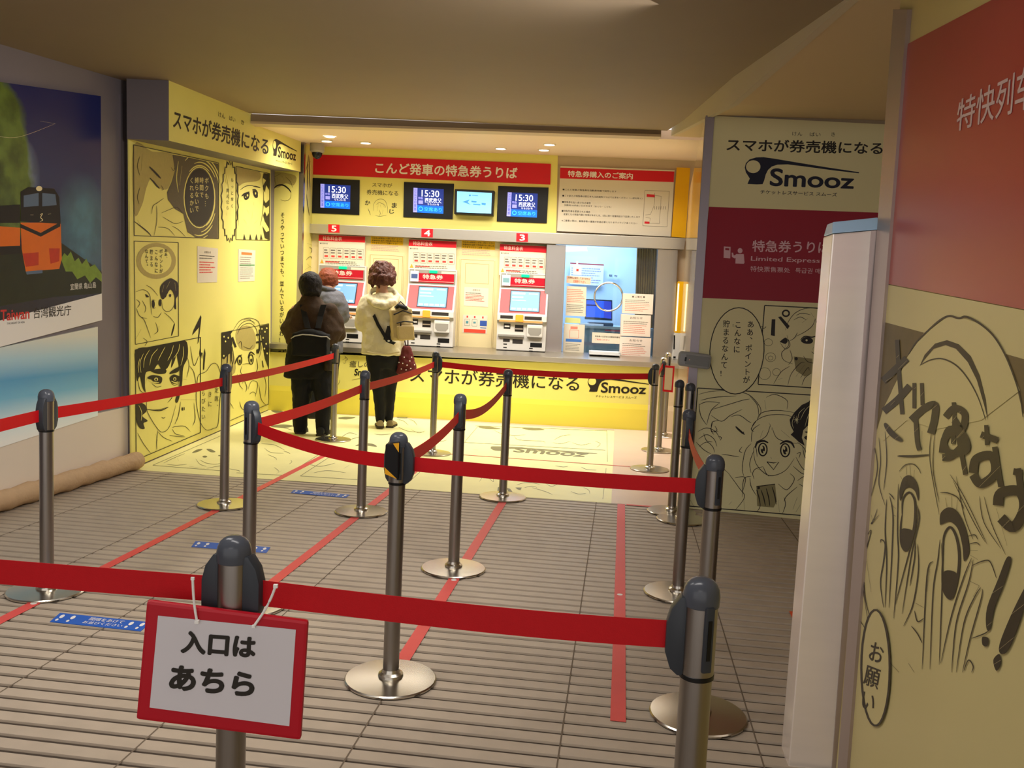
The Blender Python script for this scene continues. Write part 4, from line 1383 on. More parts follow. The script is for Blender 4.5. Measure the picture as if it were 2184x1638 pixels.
def machine(card):
    t = thing('ticket_machine', (0, 0, 0), '', 'ticket machine', 'white ticket machines on the counter')
    mb = MB()
    prof = [(0, 0), (0, .86), (-.07, .86), (-.07, .69), (-.075, .68), (-.21, .405), (-.235, .395), (-.235, .33), (-.20, .30), (-.20, .0)]
    mb.prism([(-.275, y, z_) for y, z_ in prof[:]], (.55, 0, 0))
    mb.build('casing', MACH, t, bevel=.006)
    H = Face((0, -.07, 0), (0, 0, 1), (0, -1, 0))
    b = rect(MB(), H, -.262, .69, .262, .852, .0015)
    b.build('header_frame', MACHG, t)
    mb = MB()
    mb.prism([H.pt(-.235, .71, .002), H.pt(.245, .71, .002), H.pt(.245, .812, .002), H.pt(-.235, .812, .002)], (0, -.008, 0))
    h = mb.build('header_sign', mat('deep_red_print', (176, 16, 38), .4), t)
    text(MB(), HeadP, 0, '特急券', [-.11, .80, .12, .80, .12, .748, -.11, .748], .02).build('lettering', mat('pale_red_ink', (240, 200, 190), .5), t)
    mb = MB()
    rect(mb, H, -.235, .722, .245, .726, .0105)
    mb.build('sign_line', mat('pale_red_ink', (240, 200, 190), .5), h)
    mb = MB()
    rect(mb, H, .10, .815, .26, .842, .003)
    mb.build('label_strip', WHTD, t)
    mbox(MB(), -.035, .055, -.095, -.068, .818, .848).build('green_indicator', LED, t, bevel=.006)
    S_ = Face((0, -.075, .68), (0, -.135, -.275), Vector((0, -.275, .135)).normalized())
    b = rect(MB(), S_, -.255, .015, .255, .97, .002)
    b.build('red_bezel', SALM, t)
    mb = MB()
    mb.prism([S_.pt(-.15, .05, .002), S_.pt(.19, .05, .002), S_.pt(.19, .90, .002), S_.pt(-.15, .90, .002)], S_.n * .006)
    sf = mb.build('screen_frame', BLACK, t)
    mb = MB()
    rect(mb, S_, -.138, .10, .178, .88, .009)
    mb.build('touch_screen', TSCR, t)
    mb = MB()
    for k in range(5):
        rect(mb, S_, -.125 + k * .06, .76, -.078 + k * .06, .84, .0096)
    rect(mb, S_, -.125, .14, .02, .22, .0096)
    rect(mb, S_, -.125, .30, .0, .36, .0096)
    rect(mb, S_, -.125, .44, .03, .48, .0096)
    rect(mb, S_, .06, .16, .16, .20, .0096)
    mb.build('screen_buttons', TSCL, t)
    L = Face((0, -.235, 0), (0, 0, 1), (0, -1, 0))
    mb = MB()
    rect(mb, L, -.24, .35, -.10, .385, .001)
    rect(mb, L, .03, .348, .22, .385, .001)
    mb.build('slot_plate', mat('dark_slot', (52, 48, 46), .4), t)
    mb = MB()
    rect(mb, L, -.25, .315, .23, .336, .0012)
    mb.build('orange_strip', mat('orange_strip', (240, 158, 96), .4), t)
    mbox(MB(), -.07, .015, -.25, -.2, .32, .40).build('yellow_tab', mat('yellow_tab', (222, 170, 60), .4), t, bevel=.004)
    G = Face((0, -.20, 0), (0, 0, 1), (0, -1, 0))
    mb = MB()
    rect(mb, G, -.20, .235, -.125, .295, .001)
    rect(mb, G, -.20, .09, -.125, .125, .001)
    mb.build('coin_slot', mat('dark_slot', (52, 48, 46), .4), t)
    mb = MB()
    rect(mb, G, -.075, .21, .02, .285, .001)
    rect(mb, G, -.095, .075, .02, .125, .001)
    mb.build('ticket_slot', mat('dark_slot', (40, 34, 32), .4), t)
    mbox(MB(), -.26, .03, -.225, -.2, .15, .175).build('ledge', MACHG, t, bevel=.004)
    mbox(MB(), -.19, -.135, -.21, -.2, .255, .272).build('coin_lip', MACH, t, bevel=.003)
    mbox(MB(), -.07, .015, -.212, -.2, .235, .248).build('ticket_lip', mat('steel_lip', (190, 176, 160), .3, .7), t)
    mbox(MB(), .06, .235, -.235, -.2, .155, .295).build('change_tray', MACH, t, bevel=.012)
    T_ = Face((0, -.235, 0), (0, 0, 1), (0, -1, 0))
    mb = MB()
    mb.poly([T_.pt(.075 + .0, .26, .001), T_.pt(.075, .205, .001), T_.pt(.10, .175, .001), T_.pt(.195, .175, .001), T_.pt(.222, .205, .001), T_.pt(.222, .26, .001)])
    mb.build('tray_opening', MACHG, t)
    mb = MB()
    rect(mb, G, .105, .045, .235, .095, .001)
    mb.build('card_slot', BLACK, t)
    mb = MB()
    for (x, z_) in ((-.175, .055), (-.175, .018), (.115, .02), (.115, .052 - .06 + .0)):
        rect(mb, G, x - .02, z_ + .004, x + .02, z_ + .016, .001)
    mb.build('black_tag', BLACK, t)
    if card:
        mbox(MB(), -.25, -.155, -.088, -.083, .715, .835).build('hanging_card', mat('pale_blue_card', (196, 214, 222), .5), t)
        mb = MB()
        mb.poly([(-.238, -.0886, .75), (-.167, -.0886, .75), (-.167, -.0886, .80), (-.238, -.0886, .80)])
        mb.build('card_print', mat(card[0], card[1], .5), t)
        mbox(MB(), -.205, -.195, -.09, -.084, .83, .86).build('card_clip', WHT, t)
    return t


class _Head:
    def pt(s, u, v, o=0):
        return Vector((u, -.0808 - o, v))


HeadP = _Head()
for (u, v, lab, card) in ((729, 731, 'white ticket machine 5, used by the two women at the left end of the counter', None), (919, 739, 'white ticket machine 4 beside the woman with the backpack', ('card_navy', (70, 90, 140))),
                          (1112, 747, 'white ticket machine 3 standing next to the steel pier', ('card_teal', (120, 160, 170)))):
    t = machine(card)
    t['label'] = lab
    p = TW.pt(u, v)
    p.z = .767
    t.location = p + TW.n * .005
    t.rotation_euler = (0, 0, TANG)

# --- ticket window: glass, speaking ring, things on and behind it
def glassmat():
    m = bpy.data.materials.new('window_glass')
    m.use_nodes = True
    nt = m.node_tree
    nt.nodes.remove(nt.nodes['Principled BSDF'])
    a = nt.nodes.new('ShaderNodeBsdfTransparent')
    a.inputs[0].default_value = (.95, .97, .97, 1)
    g = nt.nodes.new('ShaderNodeBsdfGlossy')
    g.inputs['Roughness'].default_value = .02
    f = nt.nodes.new('ShaderNodeFresnel')
    f.inputs[0].default_value = 1.45
    x = nt.nodes.new('ShaderNodeMixShader')
    nt.links.new(f.outputs[0], x.inputs[0])
    nt.links.new(a.outputs[0], x.inputs[1])
    nt.links.new(g.outputs[0], x.inputs[2])
    nt.links.new(x.outputs[0], nt.nodes['Material Output'].inputs[0])
    return m


gl = slab('window_1', TW, [1204, 526, 1406, 533, 1396, 765, 1195, 756], .006, .008, glassmat())
stru(gl)
b = MB()
ctr = TW.pt(1298, 633, .02)
ax = Vector((cos(TANG), sin(TANG), 0))
ringp = [ctr + ax * (.158 * cos(a * pi / 20)) + Vector((0, 0, .158 * sin(a * pi / 20))) for a in range(41)]
b.tube(ringp, .011, 10)
o = b.build('speaking_ring', mat('chrome', (220, 216, 210), .12, 1.0), smooth=True)
tag(o, 'chrome speaking ring set in the ticket window glass', 'speaking ring')
n_ = 0
q = [1208.5, 610, 1251, 612, 1249, 675, 1206, 673]
o = notice(TW, q, .008, 'tall white notice with red lines on the left of the window glass')
small_print(MB(), TW, .0105, sub(q, .05, .08, .95, .55), 8, .4, .0, 6).build('red_print', mat('faint_red_ink', (220, 130, 110), .5), o)
small_print(MB(), TW, .0105, sub(q, .05, .6, .9, .9), 5, .35, .0, 8).build('lettering', mat('grey_ink', (130, 126, 116), .5), o)
q = [1208.5, 588, 1260.5, 592, 1259.5, 607, 1208, 603]
o = notice(TW, q, .008, 'pale orange label with black heading on the window glass', m=mat('pale_orange', (240, 196, 170), .5))
text(MB(), TW, .0105, '定期券は発売しておりません', sub(q, .04, .08, .97, .4), .01, 1).build('lettering', INK, o)
text(MB(), TW, .0105, '定期券うりばへ', sub(q, .28, .5, .8, .92), .01, 1).build('red_lettering', mat('red_orange_ink', (222, 74, 52), .5), o)
q = [1222, 566, 1241, 567, 1240, 587, 1221.5, 586]
o = notice(TW, q, .008, 'small pale card hung on the window glass below a hook', m=mat('pale_blue_card', (196, 214, 222), .5))
flat(MB(), TW, sub(q, .4, .35, .65, .6), .0105).build('red_mark', mat('red_ink', (214, 66, 60), .5), o)
flat(MB(), TW, [1229, 557, 1233, 557, 1233, 567, 1229, 567], .0105).build('hook', WHT, o)
q = [1206, 677, 1238, 679, 1238, 690, 1205, 688]
notice(TW, q, .008, 'yellowish green label between two notices on the window glass', m=mat('lime_label', (206, 210, 140), .5))
q = [1203, 690.5, 1247.5, 692.5, 1244.5, 754.5, 1200, 752]
o = notice(TW, q, .03, 'white notice with blue bar standing at the foot of the window', depth=.006)
flat(MB(), TW, sub(q, .12, .51, .88, .61), .0366).build('blue_bar', mat('blue_ink', (70, 120, 190), .5), o)
mb = MB()
flat(mb, TW, sub(q, .32, .08, .66, .17), .0366)
P_ = Ink(TW, .0366)
P_.frame(sub(q, .30, .2, .72, .48), .9)
P_.build('picture_outline', mat('faint_red_ink', (220, 130, 110), .5), o)
mb.build('red_print', mat('faint_red_ink', (220, 130, 110), .5), o)
small_print(MB(), TW, .0366, sub(q, .12, .66, .88, .92), 5, .35, 0, 4).build('lettering', mat('grey_ink', (130, 126, 116), .5), o)
q = [1263, 708.5, 1326, 712, 1325, 734, 1262, 731]
o = notice(TW, q, .03, 'white sheet with two lines of print low in the window centre', depth=.004)
text(MB(), TW, .0346, '特急券のお求めは自動券売機を', sub(q, .1, .28, .95, .45), .01, 1).build('lettering', INK, o)
text(MB(), TW, .0346, 'ご利用ください', sub(q, .1, .58, .6, .75), .01, 1).build('red_lettering', mat('red_ink', (214, 66, 60), .5), o)
for q, lab, k in (([1329, 625.5, 1394, 628, 1392, 671, 1327, 668.5], 'topmost of the three stacked white notice boxes at the window', 0), ([1325, 670, 1388.5, 673, 1387, 719, 1323.5, 716], 'middle of the three stacked white notice boxes at the window', 1),
                  ([1323, 718, 1389, 721.5, 1386.5, 766, 1321, 762.5], 'lowest of the three stacked white notice boxes, standing on the counter', 2)):
    o = slab('notice_box', TW, q, .12, .10, mat('notice_box_white', (240, 222, 208), .5), bevel=.003)
    tag(o, lab, 'notice box', 'white notice boxes stacked at the window')
    mb = MB()
    text(mb, TW, .1206, 'お知らせ' if k else '■ ご案内 ■', sub(q, .3, .09, .72, .2), .01)
    small_print(mb, TW, .1206, sub(q, .08, .28, .94, .45), 2, .3, 0, k)
    mb.build('lettering', mat('grey_ink3', (112, 104, 96), .5), o)
    small_print(MB(), TW, .1206, sub(q, .08, .45, .92, .88), 5, .28, 0, k + 3).build('red_print', mat('faint_red_ink', (220, 130, 110), .5), o)
tray = thing('cash_tray', TW.pt(1290, 760, .25), 'white cash tray on the counter under the ticket window', 'tray')
p = TW.pt(1289, 757, .22)
R3 = Matrix.Rotation(TANG, 3, 'Z')
MB().box((p.x, p.y, .778), (.34, .22, .02), R3).build('base', mat('tray_white', (240, 242, 244), .3), tray, bevel=.006)
mb = MB()
for dx, dy, sx, sy in ((-.16, 0, .02, .22), (.16, 0, .02, .22), (0, -.1, .34, .02), (0, .1, .34, .02)):
    v = R3 @ Vector((dx, dy, 0))
    mb.box((p.x + v.x, p.y + v.y, .797), (sx, sy, .02), R3)
mb.build('rim', mat('tray_white', (240, 242, 244), .3), tray)
# office things
OB = Plane(TW.p - TW.n * 1.93, TW.n)
ch = slab('wall_chart', OB, [1216, 560, 1288, 564, 1286, 610, 1215, 606], .0, .012, mat('chart_white', (226, 228, 234), .5))
tag(ch, 'fare chart with a crimson top edge on the office wall', 'chart')
flat(MB(), OB, [1216, 560, 1288, 564, 1288, 566.5, 1216, 562.5], .001).build('crimson_edge', CRIM, ch)
small_print(MB(), OB, .001, [1219, 569, 1285, 572, 1283, 606, 1218, 603], 7, .4, 0, 3).build('lettering', mat('lilac_grey_ink', (150, 150, 176), .5), ch)
sg = slab('wall_sign', OB, [1296, 583, 1322, 585, 1322, 592, 1296, 590], .0, .004, OFW)
tag(sg, 'two small dark characters on the pale office wall', 'sign')
text(MB(), OB, .001, '証 市', [1299, 585, 1317, 586.5, 1317, 591.5, 1299, 590], .02).build('lettering', mat('slate_ink', (60, 70, 90), .5), sg)
OD = Plane(TW.p - TW.n * .75, TW.n)
dk = thing('office_desk', TW.pt(1300, 700, -.9), 'pale blue office desk behind the ticket window', 'desk')
d0, d1 = OD.pt(1208, 695), OD.pt(1420, 703)
zt = OD.pt(1290, 696).z
mb = MB()
mb.prism([(d0.x, d0.y, zt), (d1.x, d1.y, zt), (d1.x, d1.y + .7, zt), (d0.x, d0.y + .7, zt)], (0, 0, -.03))
mb.build('desktop', mat('desk_blue', (176, 198, 216), .4), dk)
mb = MB()
mb.prism([(d0.x, d0.y + .03, 0), (d1.x, d1.y + .03, 0), (d1.x, d1.y + .03, zt - .03), (d0.x, d0.y + .03, zt - .03)], (0, .02, 0))
mb.build('front_board', mat('desk_blue2', (160, 186, 210), .5), dk)
mb = MB()
OD2 = Plane(TW.p - TW.n * .745, TW.n)
flat(mb, OD2, [1290, 703, 1332, 705, 1332, 708, 1290, 706], .0)
mb.build('red_label', mat('rose_label', (196, 90, 110), .5), dk)
OM = Plane(TW.p - TW.n * .95, TW.n)
mon = thing('office_monitor', OM.pt(1270, 690), 'flat office monitor with a bright blue screen behind the window', 'monitor')
sq = [1249, 637.5, 1306, 640, 1306, 684, 1247, 681]
b = MB().prism([OM.pt(sq[2 * i], sq[2 * i + 1]) for i in range(4)], -TW.n * .04)
b.build('bezel', mat('slate_plastic', (66, 84, 104), .4), mon, bevel=.004)
flat(MB(), OM, [1251, 640, 1288, 642, 1288, 678, 1250, 676], .001).build('screen', glow('screen_office_blue', (50, 100, 236), .9), mon)
flat(MB(), OM, [1288, 642, 1304, 643, 1304, 680, 1288, 678], .001).build('screen_side', glow('screen_office_side', (60, 80, 210), .7), mon)
flat(MB(), OM, [1251, 649, 1273, 650, 1273, 653, 1251, 652], .002).build('screen_title', glow('screen_office_dark', (24, 36, 120), .5), mon)
mz = OM.pt(1280, 690)
b = MB().box((mz.x, mz.y - .02, zt + .02), (.30, .22, .04))
b.build('stand', mat('slate_plastic', (66, 84, 104), .4), mon, bevel=.01)
kb = MB().box((OD.pt(1262, 690).x, OD.pt(1262, 690).y + .10, zt + .012), (.30, .1, .024)).build('keyboard', mat('keyboard_white', (222, 230, 238), .4), bevel=.005)
tag(kb, 'white keyboard lying on the desk in front of the office monitor', 'keyboard')
# curtain
cu = MB()
OC = Plane(TW.p - TW.n * .35, TW.n)
top = [OC.pt(1362 + (1410 - 1362) * i / 60, 438) for i in range(61)]
bot = [OC.pt(1354 + (1398 - 1354) * i / 60, 700) for i in range(61)]
vs = []
for row in (top, bot):
    for i, p in enumerate(row):
        vs.append(p + TW.n * (.03 * sin(i * .95) + .012 * sin(i * 2.3)))
o = cu.add(vs, [(i, i + 1, 62 + i, 61 + i) for i in range(60)]).build('curtain', mat('olive_curtain', (168, 146, 98), .8, noise=.12, nscale=30), smooth=True)
m_ = o.modifiers.new('thick', 'SOLIDIFY')
m_.thickness = .006
tag(o, 'pleated olive brown curtain at the right of the ticket window', 'curtain')
# white cabinet beyond the right pier
cab = thing('service_cabinet', TW.pt(1448, 770, .15), 'narrow white cabinet with an amber top, half hidden behind the big board', 'cabinet')
for nm, q, m in (('amber_head', [1447, 600, 1480, 602, 1474, 712, 1440, 710], AMB), ('casing', [1440, 710, 1480, 712, 1474, 782, 1433, 780], MACH)):
    MB().prism([TW.pt(q[2 * i], q[2 * i + 1], .20) for i in range(4)], -TW.n * .18).build(nm, m, cab, bevel=.004)
mb = MB()
flat(mb, TW, [1436, 760, 1441, 760, 1441, 764, 1436, 764], .2012)
flat(mb, TW, [1435, 766, 1440, 766, 1440, 769, 1435, 769], .2012)
flat(mb, TW, [1437, 715, 1440, 715, 1439, 745, 1436, 745], .2012)
mb.build('black_mark', BLACK, cab)
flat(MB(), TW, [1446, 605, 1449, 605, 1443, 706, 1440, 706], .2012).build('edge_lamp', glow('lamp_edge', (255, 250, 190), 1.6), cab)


# ================================================================== RIGHT SIDE
RD = (flo(1722, 1108) - flo(1450, 1082)).normalized()
q0 = flo(1450, 1082)
q1 = q0 + RD * 2.3
zt_ = 2.552
GLOSS = mat('glossy_cream_panel', (188, 172, 146), .13, .0, coat=.6)
stru(MB().prism([(3.45, -1.5, 0), (3.55, -1.5, 0), (3.55, 9.6, 0), (3.45, 9.6, 0)], (0, 0, 2.9)).build('wall_far_right', TAN))
WD = (flo(1438, 921) - q0).normalized()
b = MB().prism([q0, q1, q1 + WD * 3.8, q0 + WD * 3.8], (0, 0, zt_))
stru(b.build('wall_right', GLOSS))
bd = slab('manga_board', RB, [1522, 247, 1906, 266, 1836, 1121, 1465, 1084], .022, .02, CREAM)
tag(bd, 'tall cream and crimson manga board with logo, facing the queue on the right', 'board')
st = slab('board_frame', RB, [1505.5, 246, 1524, 247, 1468, 1084.5, 1449, 1082.5], .03, .03, ALU)
st.name = 'trim_6'
stru(st)
flat(MB(), RB, [1512, 441, 1886, 454, 1870, 652, 1493, 635], .0225).build('crimson_field', CRIM, bd)
mb = MB()
text(mb, RB, .0232, 'スマホが券売機になる', [1551, 295, 1884, 303, 1882, 330, 1549, 322], .02)
for s_, x0, x1, y in (('けん', 1690, 1711, 285), ('ばい', 1727, 1750, 286), ('き', 1773, 1781, 286)):
    text(mb, RB, .0232, s_, [x0, y - 4, x1, y - 3.5, x1, y + 5, x0, y + 4.5], 0)
mb.build('lettering', INK, bd)
logo(RB, .0232, [1589, 334, 1833, 352, 1831, 420, 1587, 404], bd, NAVY, CREAM)
PKW = mat('pink_white_ink', (232, 190, 200), .5)
mb = MB()
text(mb, RB, .0232, '特急券うりば', [1605, 512, 1772, 515, 1770, 541, 1604, 537], .018)
text(mb, RB, .0232, 'Limited Express Ticket Counter', [1602, 546, 1902, 557, 1901, 568, 1601, 559], .012)
text(mb, RB, .0232, '特快票售票处', [1601, 567, 1685, 571, 1685, 582, 1600, 579], .008)
text(mb, RB, .0232, '특급권 매표소', [1697, 571, 1776, 574, 1775, 585, 1696, 582], .008)
mb.build('white_lettering', PKW, bd)
N_ = Ink(RB, .0232, 1420, 200, 3.276)
N_.oval(519, 1096, 17, 18).fill([490, 1120, 545, 1120, 550, 1180, 545, 1188, 486, 1186, 488, 1140], False).fill([460, 1110, 470, 1110, 475, 1130, 500, 1120, 505, 1140, 480, 1150, 462, 1140], False)
N_.fill([406, 1067, 453, 1070, 450, 1150, 404, 1146], False)
N_.build('pictogram', PKW, bd)
N_ = Ink(RB, .0240, 1420, 200, 3.276)
N_.fill([416, 1078, 444, 1080, 443, 1094, 415, 1092], False)
N_.build('pictogram_screen', CRIM, bd)
# drawn panels of the board
T = Ink(RB, .0232, 1380, 600, 3.15)
T.fill([985, 505, 1110, 520, 1105, 620, 1060, 640, 1000, 600], False).fill([735, 1375, 860, 1360, 872, 1480, 850, 1520, 740, 1510], False)
T.build('tone_art', mat('grey_green_tone', (150, 142, 98), .5), bd)
G_ = Ink(RB, .0238, 1380, 600, 3.15)
G_.wk = 1.4
G_.frame([790, 162, 1212, 183, 1170, 720, 746, 692], 1.5).frame([340, 717, 1160, 768, 1095, 1578, 283, 1510], 1.5)
G_.lines([[930, 330, 950, 270, 1000, 210, 1080, 180, 1190, 190], [1000, 370, 1060, 340, 1110, 300, 1130, 250], [1130, 250, 1150, 300, 1190, 330], [940, 360, 950, 430, 905, 480, 920, 530, 980, 555], [960, 460, 975, 520, 950, 560], [1180, 370, 1175, 400, 1180, 420],
          [1118, 440, 1112, 460], [1105, 472, 1120, 484, 1132, 478], [1050, 500, 1080, 540, 1140, 552], [945, 700, 970, 620, 1030, 550, 1060, 545], [1000, 640, 1060, 560], [1030, 650, 1080, 580, 1090, 600], [850, 690, 900, 610, 960, 570], [1040, 700, 1060, 650, 1100, 620],
          [1110, 620, 1135, 680, 1135, 715], [1000, 230, 1040, 215, 1100, 225], [985, 260, 1030, 240, 1070, 260], [1040, 280, 1080, 250], [1100, 210, 1120, 240], [960, 400, 990, 380, 1010, 345], [880, 660, 910, 650], [905, 410, 945, 390, 960, 430, 930, 455, 895, 415], [940, 400, 925, 450]], .9)
G_.oval(815, 410, 28, 24, .5).oval(830, 510, 34, 30, .5).oval(790, 620, 40, 40, .5).oval(870, 610, 26, 24, .5).oval(830, 515, 16, 14, .5)
G_.fill([1035, 400, 1060, 375, 1100, 380, 1115, 400, 1100, 418, 1060, 418]).fill([893, 405, 930, 378, 945, 400, 930, 420, 905, 412])
G_.oval(1002, 520, 11, 11)
G_.fill([838, 255, 862, 255, 858, 368, 832, 362], False).fill([880, 240, 900, 236, 958, 300, 945, 322], False).oval(933, 215, 22, 20, 2.4)
G_.line([1030, 395, 1060, 370, 1110, 375, 1150, 360], 1.8)
# lower panel: three heads over a phone
G_.lines([[345, 760, 430, 740, 560, 735, 680, 760, 750, 830, 765, 880, 740, 930], [690, 770, 740, 830, 750, 900], [350, 830, 400, 810, 490, 815], [360, 800, 450, 780, 600, 770], [440, 860, 540, 830, 640, 800, 690, 790], [430, 900, 500, 940, 560, 900, 640, 860],
          [350, 820, 360, 900, 400, 965], [490, 815, 430, 870, 400, 965], [430, 980, 440, 945, 480, 935], [425, 985, 440, 1010, 480, 1010], [440, 950, 430, 1000, 450, 1030], [455, 970, 470, 1000, 450, 1010], [740, 930, 700, 990, 720, 1010], [560, 910, 620, 900, 680, 940, 700, 950],
          [640, 1110, 620, 1140, 640, 1150], [500, 1160, 560, 1170, 620, 1180], [340, 1010, 400, 985, 460, 1010, 490, 1060], [345, 1060, 400, 1030, 450, 1060, 470, 1110], [350, 1110, 400, 1080, 440, 1110, 455, 1150], [380, 1020, 400, 1070, 440, 1080], [330, 1080, 380, 1130, 430, 1160], [480, 1040, 500, 1050, 490, 1070],
          [540, 1280, 620, 1390, 655, 1450, 590, 1540], [440, 1160, 480, 1220, 540, 1285], [590, 1320, 660, 1320, 640, 1420], [550, 1500, 570, 1480], [310, 1330, 380, 1460], [290, 1470, 320, 1520]], 1.0)
G_.line([595, 975, 620, 1000, 656, 1030], 3.0).line([600, 985, 640, 1020, 650, 1010], 1.8)
G_.lines([[740, 930, 760, 890, 820, 870, 900, 868, 990, 882], [700, 1000, 720, 950, 780, 910, 860, 895, 940, 900, 1000, 920], [700, 1080, 710, 1000, 760, 960], [830, 960, 800, 1040, 730, 1080], [840, 980, 870, 1050, 940, 1080, 1020, 1090], [820, 950, 840, 1000], [780, 1000, 760, 1050], [900, 1000, 960, 1050],
          [715, 1130, 730, 1220, 790, 1290, 850, 1305, 930, 1270, 990, 1190], [700, 1090, 660, 1140, 640, 1250, 650, 1310], [720, 1130, 690, 1220, 700, 1290], [1010, 1080, 1060, 1130, 1090, 1250], [1000, 1180, 1040, 1250, 1090, 1290], [980, 1240, 1040, 1290, 1090, 1300], [1005, 1160, 1030, 1150, 1020, 1190],
          [712, 1130, 730, 1110, 740, 1180], [720, 1330, 710, 1290, 730, 1260, 780, 1245], [780, 1245, 800, 1290, 820, 1310], [740, 1260, 790, 1280], [640, 1450, 650, 1330, 700, 1310], [650, 1460, 655, 1540], [690, 1320, 700, 1380, 735, 1440],
          [735, 1380, 760, 1500, 740, 1545], [960, 1290, 990, 1330, 940, 1400, 880, 1360], [920, 1450, 930, 1500, 910, 1560], [1010, 1380, 940, 1440, 920, 1480], [1010, 1450, 980, 1530], [1030, 1500, 1000, 1550], [880, 1470, 890, 1550],
          [1010, 1340, 1060, 1310, 1090, 1340], [1020, 1360, 1070, 1390, 1090, 1390], [1045, 1110, 1060, 1180, 1100, 1230], [800, 780, 860, 760, 940, 800, 940, 860], [790, 800, 800, 860]], 1.0)
G_.line([728, 1120, 740, 1085, 780, 1072, 815, 1085], 3.4).line([892, 1095, 930, 1075, 970, 1085, 990, 1120], 3.4)
G_.oval(778, 1130, 28, 42, 2.0).oval(928, 1135, 30, 44, 2.0).oval(778, 1130, 14, 26).oval(928, 1135, 15, 28)
G_.line([805, 1213, 850, 1220, 885, 1214, 850, 1265, 806, 1213], 1.3, False, False).line([832, 1180, 836, 1192], 1.6)
for x0, y0_, x1, y1_ in ((735, 1400, 760, 1500), (765, 1400, 795, 1510), (800, 1390, 825, 1510), (840, 1380, 868, 1500)):
    G_.line([x0, y0_, (x0 + x1) / 2 + 4, (y0_ + y1_) / 2, x1, y1_], 1.6)
G_.line([735, 1380, 860, 1362], 1.2, False, False)
G_.fill([1145, 805, 1100, 790, 1085, 810, 1040, 830, 990, 880, 958, 930, 965, 970, 985, 1010, 965, 1030, 1000, 1060, 1020, 1080, 1060, 1105, 1040, 1050, 1050, 1000, 1090, 960, 1120, 900, 1130, 980, 1150, 980], False)
G_.line([1060, 1012, 1090, 1015, 1130, 1015], 2.6).fill([1055, 1050, 1080, 1035, 1120, 1040, 1130, 1060, 1090, 1075])
G_.oval(750, 1388, 9, 9)
G_.build('line_art', INK, bd)
Z_ = Ink(RB, .0242, 1380, 600, 3.15)
Z_.oval(772, 1118, 7, 11).oval(922, 1122, 7, 11).oval(785, 1146, 5, 7).oval(936, 1150, 5, 7).oval(1072, 396, 7, 7).oval(1085, 1050, 8, 6)
for a in range(4):
    Z_.line([1003 - 22 * cos(a * pi / 4), 930 - 26 * sin(a * pi / 4), 1003, 930, 1003 + 22 * cos(a * pi / 4), 930 + 26 * sin(a * pi / 4)], .9, True, False)
Z_.lines([[1100, 830, 1060, 870, 1030, 930], [1110, 850, 1080, 910, 1060, 980], [990, 900, 975, 950, 985, 990], [1060, 850, 1020, 890, 1010, 960], [1125, 870, 1100, 930, 1080, 960]], .9)
Z_.build('highlight_art', CREAM, bd)
X_ = Ink(RB, .0244, 1380, 600, 3.15)
bub = []
for k in range(36):
    a = 2 * pi * k / 36
    bub += [604 - 12 * sin(a) + 182 * cos(a), 467 + 290 * sin(a)]
X_.fill(bub, False)
X_.build('speech_bubble', CREAM, bd)
Y_ = Ink(RB, .025, 1380, 600, 3.15)
Y_.line(bub, 2.0, False, False, True).line([768, 300, 785, 318, 800, 305], 1.2, False, False)
Y_.build('bubble_outline', INK, bd)
mb = MB()
for s_, a in (('ああ、ポイントが', (697, 262, 664, 688)), ('こんなに', (612, 264, 600, 485)), ('貯まるなんて!', (535, 258, 512, 645))):
    vtext(mb, RB, .0252, s_, 1380 + a[0] / 3.15, 600 + a[1] / 3.15, 1380 + a[2] / 3.15, 600 + a[3] / 3.15, 15.5, .012)
vtext(mb, RB, .0252, 'た', 1380 + 580 / 3.15, 600 + 285 / 3.15, 1380 + 580 / 3.15, 600 + 305 / 3.15, 5, 0)
mb.build('bubble_lettering', INK, bd)

# --- grey plastic bracket at the board's corner
sn = thing('barrier_bracket', RB.pt(1481, 785, .05), 'grey rounded plastic bracket sticking out at the corner of the big board', 'bracket')
c = RB.pt(1481, 768, .07)
RR = Matrix.Rotation(atan2(RD.y, RD.x), 3, 'Z') @ Matrix.Rotation(.075, 3, 'Y')
MB().box(c, (.212, .06, .098), RR).build('shell', mat('bracket_grey', (156, 160, 162), .4), sn, bevel=.028, seg=4)
MB().box(c + RR @ Vector((.02, -.0285, 0)), (.15, .008, .062), RR).build('recess', mat('bracket_dark_grey', (128, 132, 132), .5), sn, bevel=.003)
MB().box(c + RR @ Vector((-.055, -.031, 0)), (.012, .006, .026), RR).build('latch', BLACK, sn)
MB().ball(c + RR @ Vector((-.03, -.031, 0)), .004, 10, 6).build('indicator', mat('pale_peach', (240, 200, 180), .3), sn)
MB().box(c + Vector((.03, .035, 0)), (.06, .05, .05)).build('mount', mat('bracket_dark_grey', (128, 132, 132), .5), sn)

# --- steel column beside the red wall
ca = flo(1738, 1640)
PC = upright(ca, ca + TX)
colm = thing('steel_column', ca, 'chest-high brushed steel column with painted blue reflection on sloping top, left of the red wall', 'column')
fq = [(1776, 499), (1879, 490), (1796, 1640), (1681, 1640)]
fp = [PC.pt(*p) for p in fq]
mb = MB().prism(fp, -PC.n * .12)
mb.build('casing', mat('pinkish_steel', (248, 238, 228), .30, .4, noise=.05, nscale=3, stretch=(1, 1, 8)), colm, bevel=.004)
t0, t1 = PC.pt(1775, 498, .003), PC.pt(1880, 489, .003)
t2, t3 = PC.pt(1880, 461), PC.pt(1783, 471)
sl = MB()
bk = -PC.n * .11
sl.add([t0, t1, t2 - PC.n * .035, t3 - PC.n * .035, t0 + bk, t1 + bk, t2 + bk, t3 + bk], [(0, 1, 2, 3), (4, 7, 6, 5), (3, 2, 6, 7), (0, 3, 7, 4), (1, 5, 6, 2), (0, 4, 5, 1)])
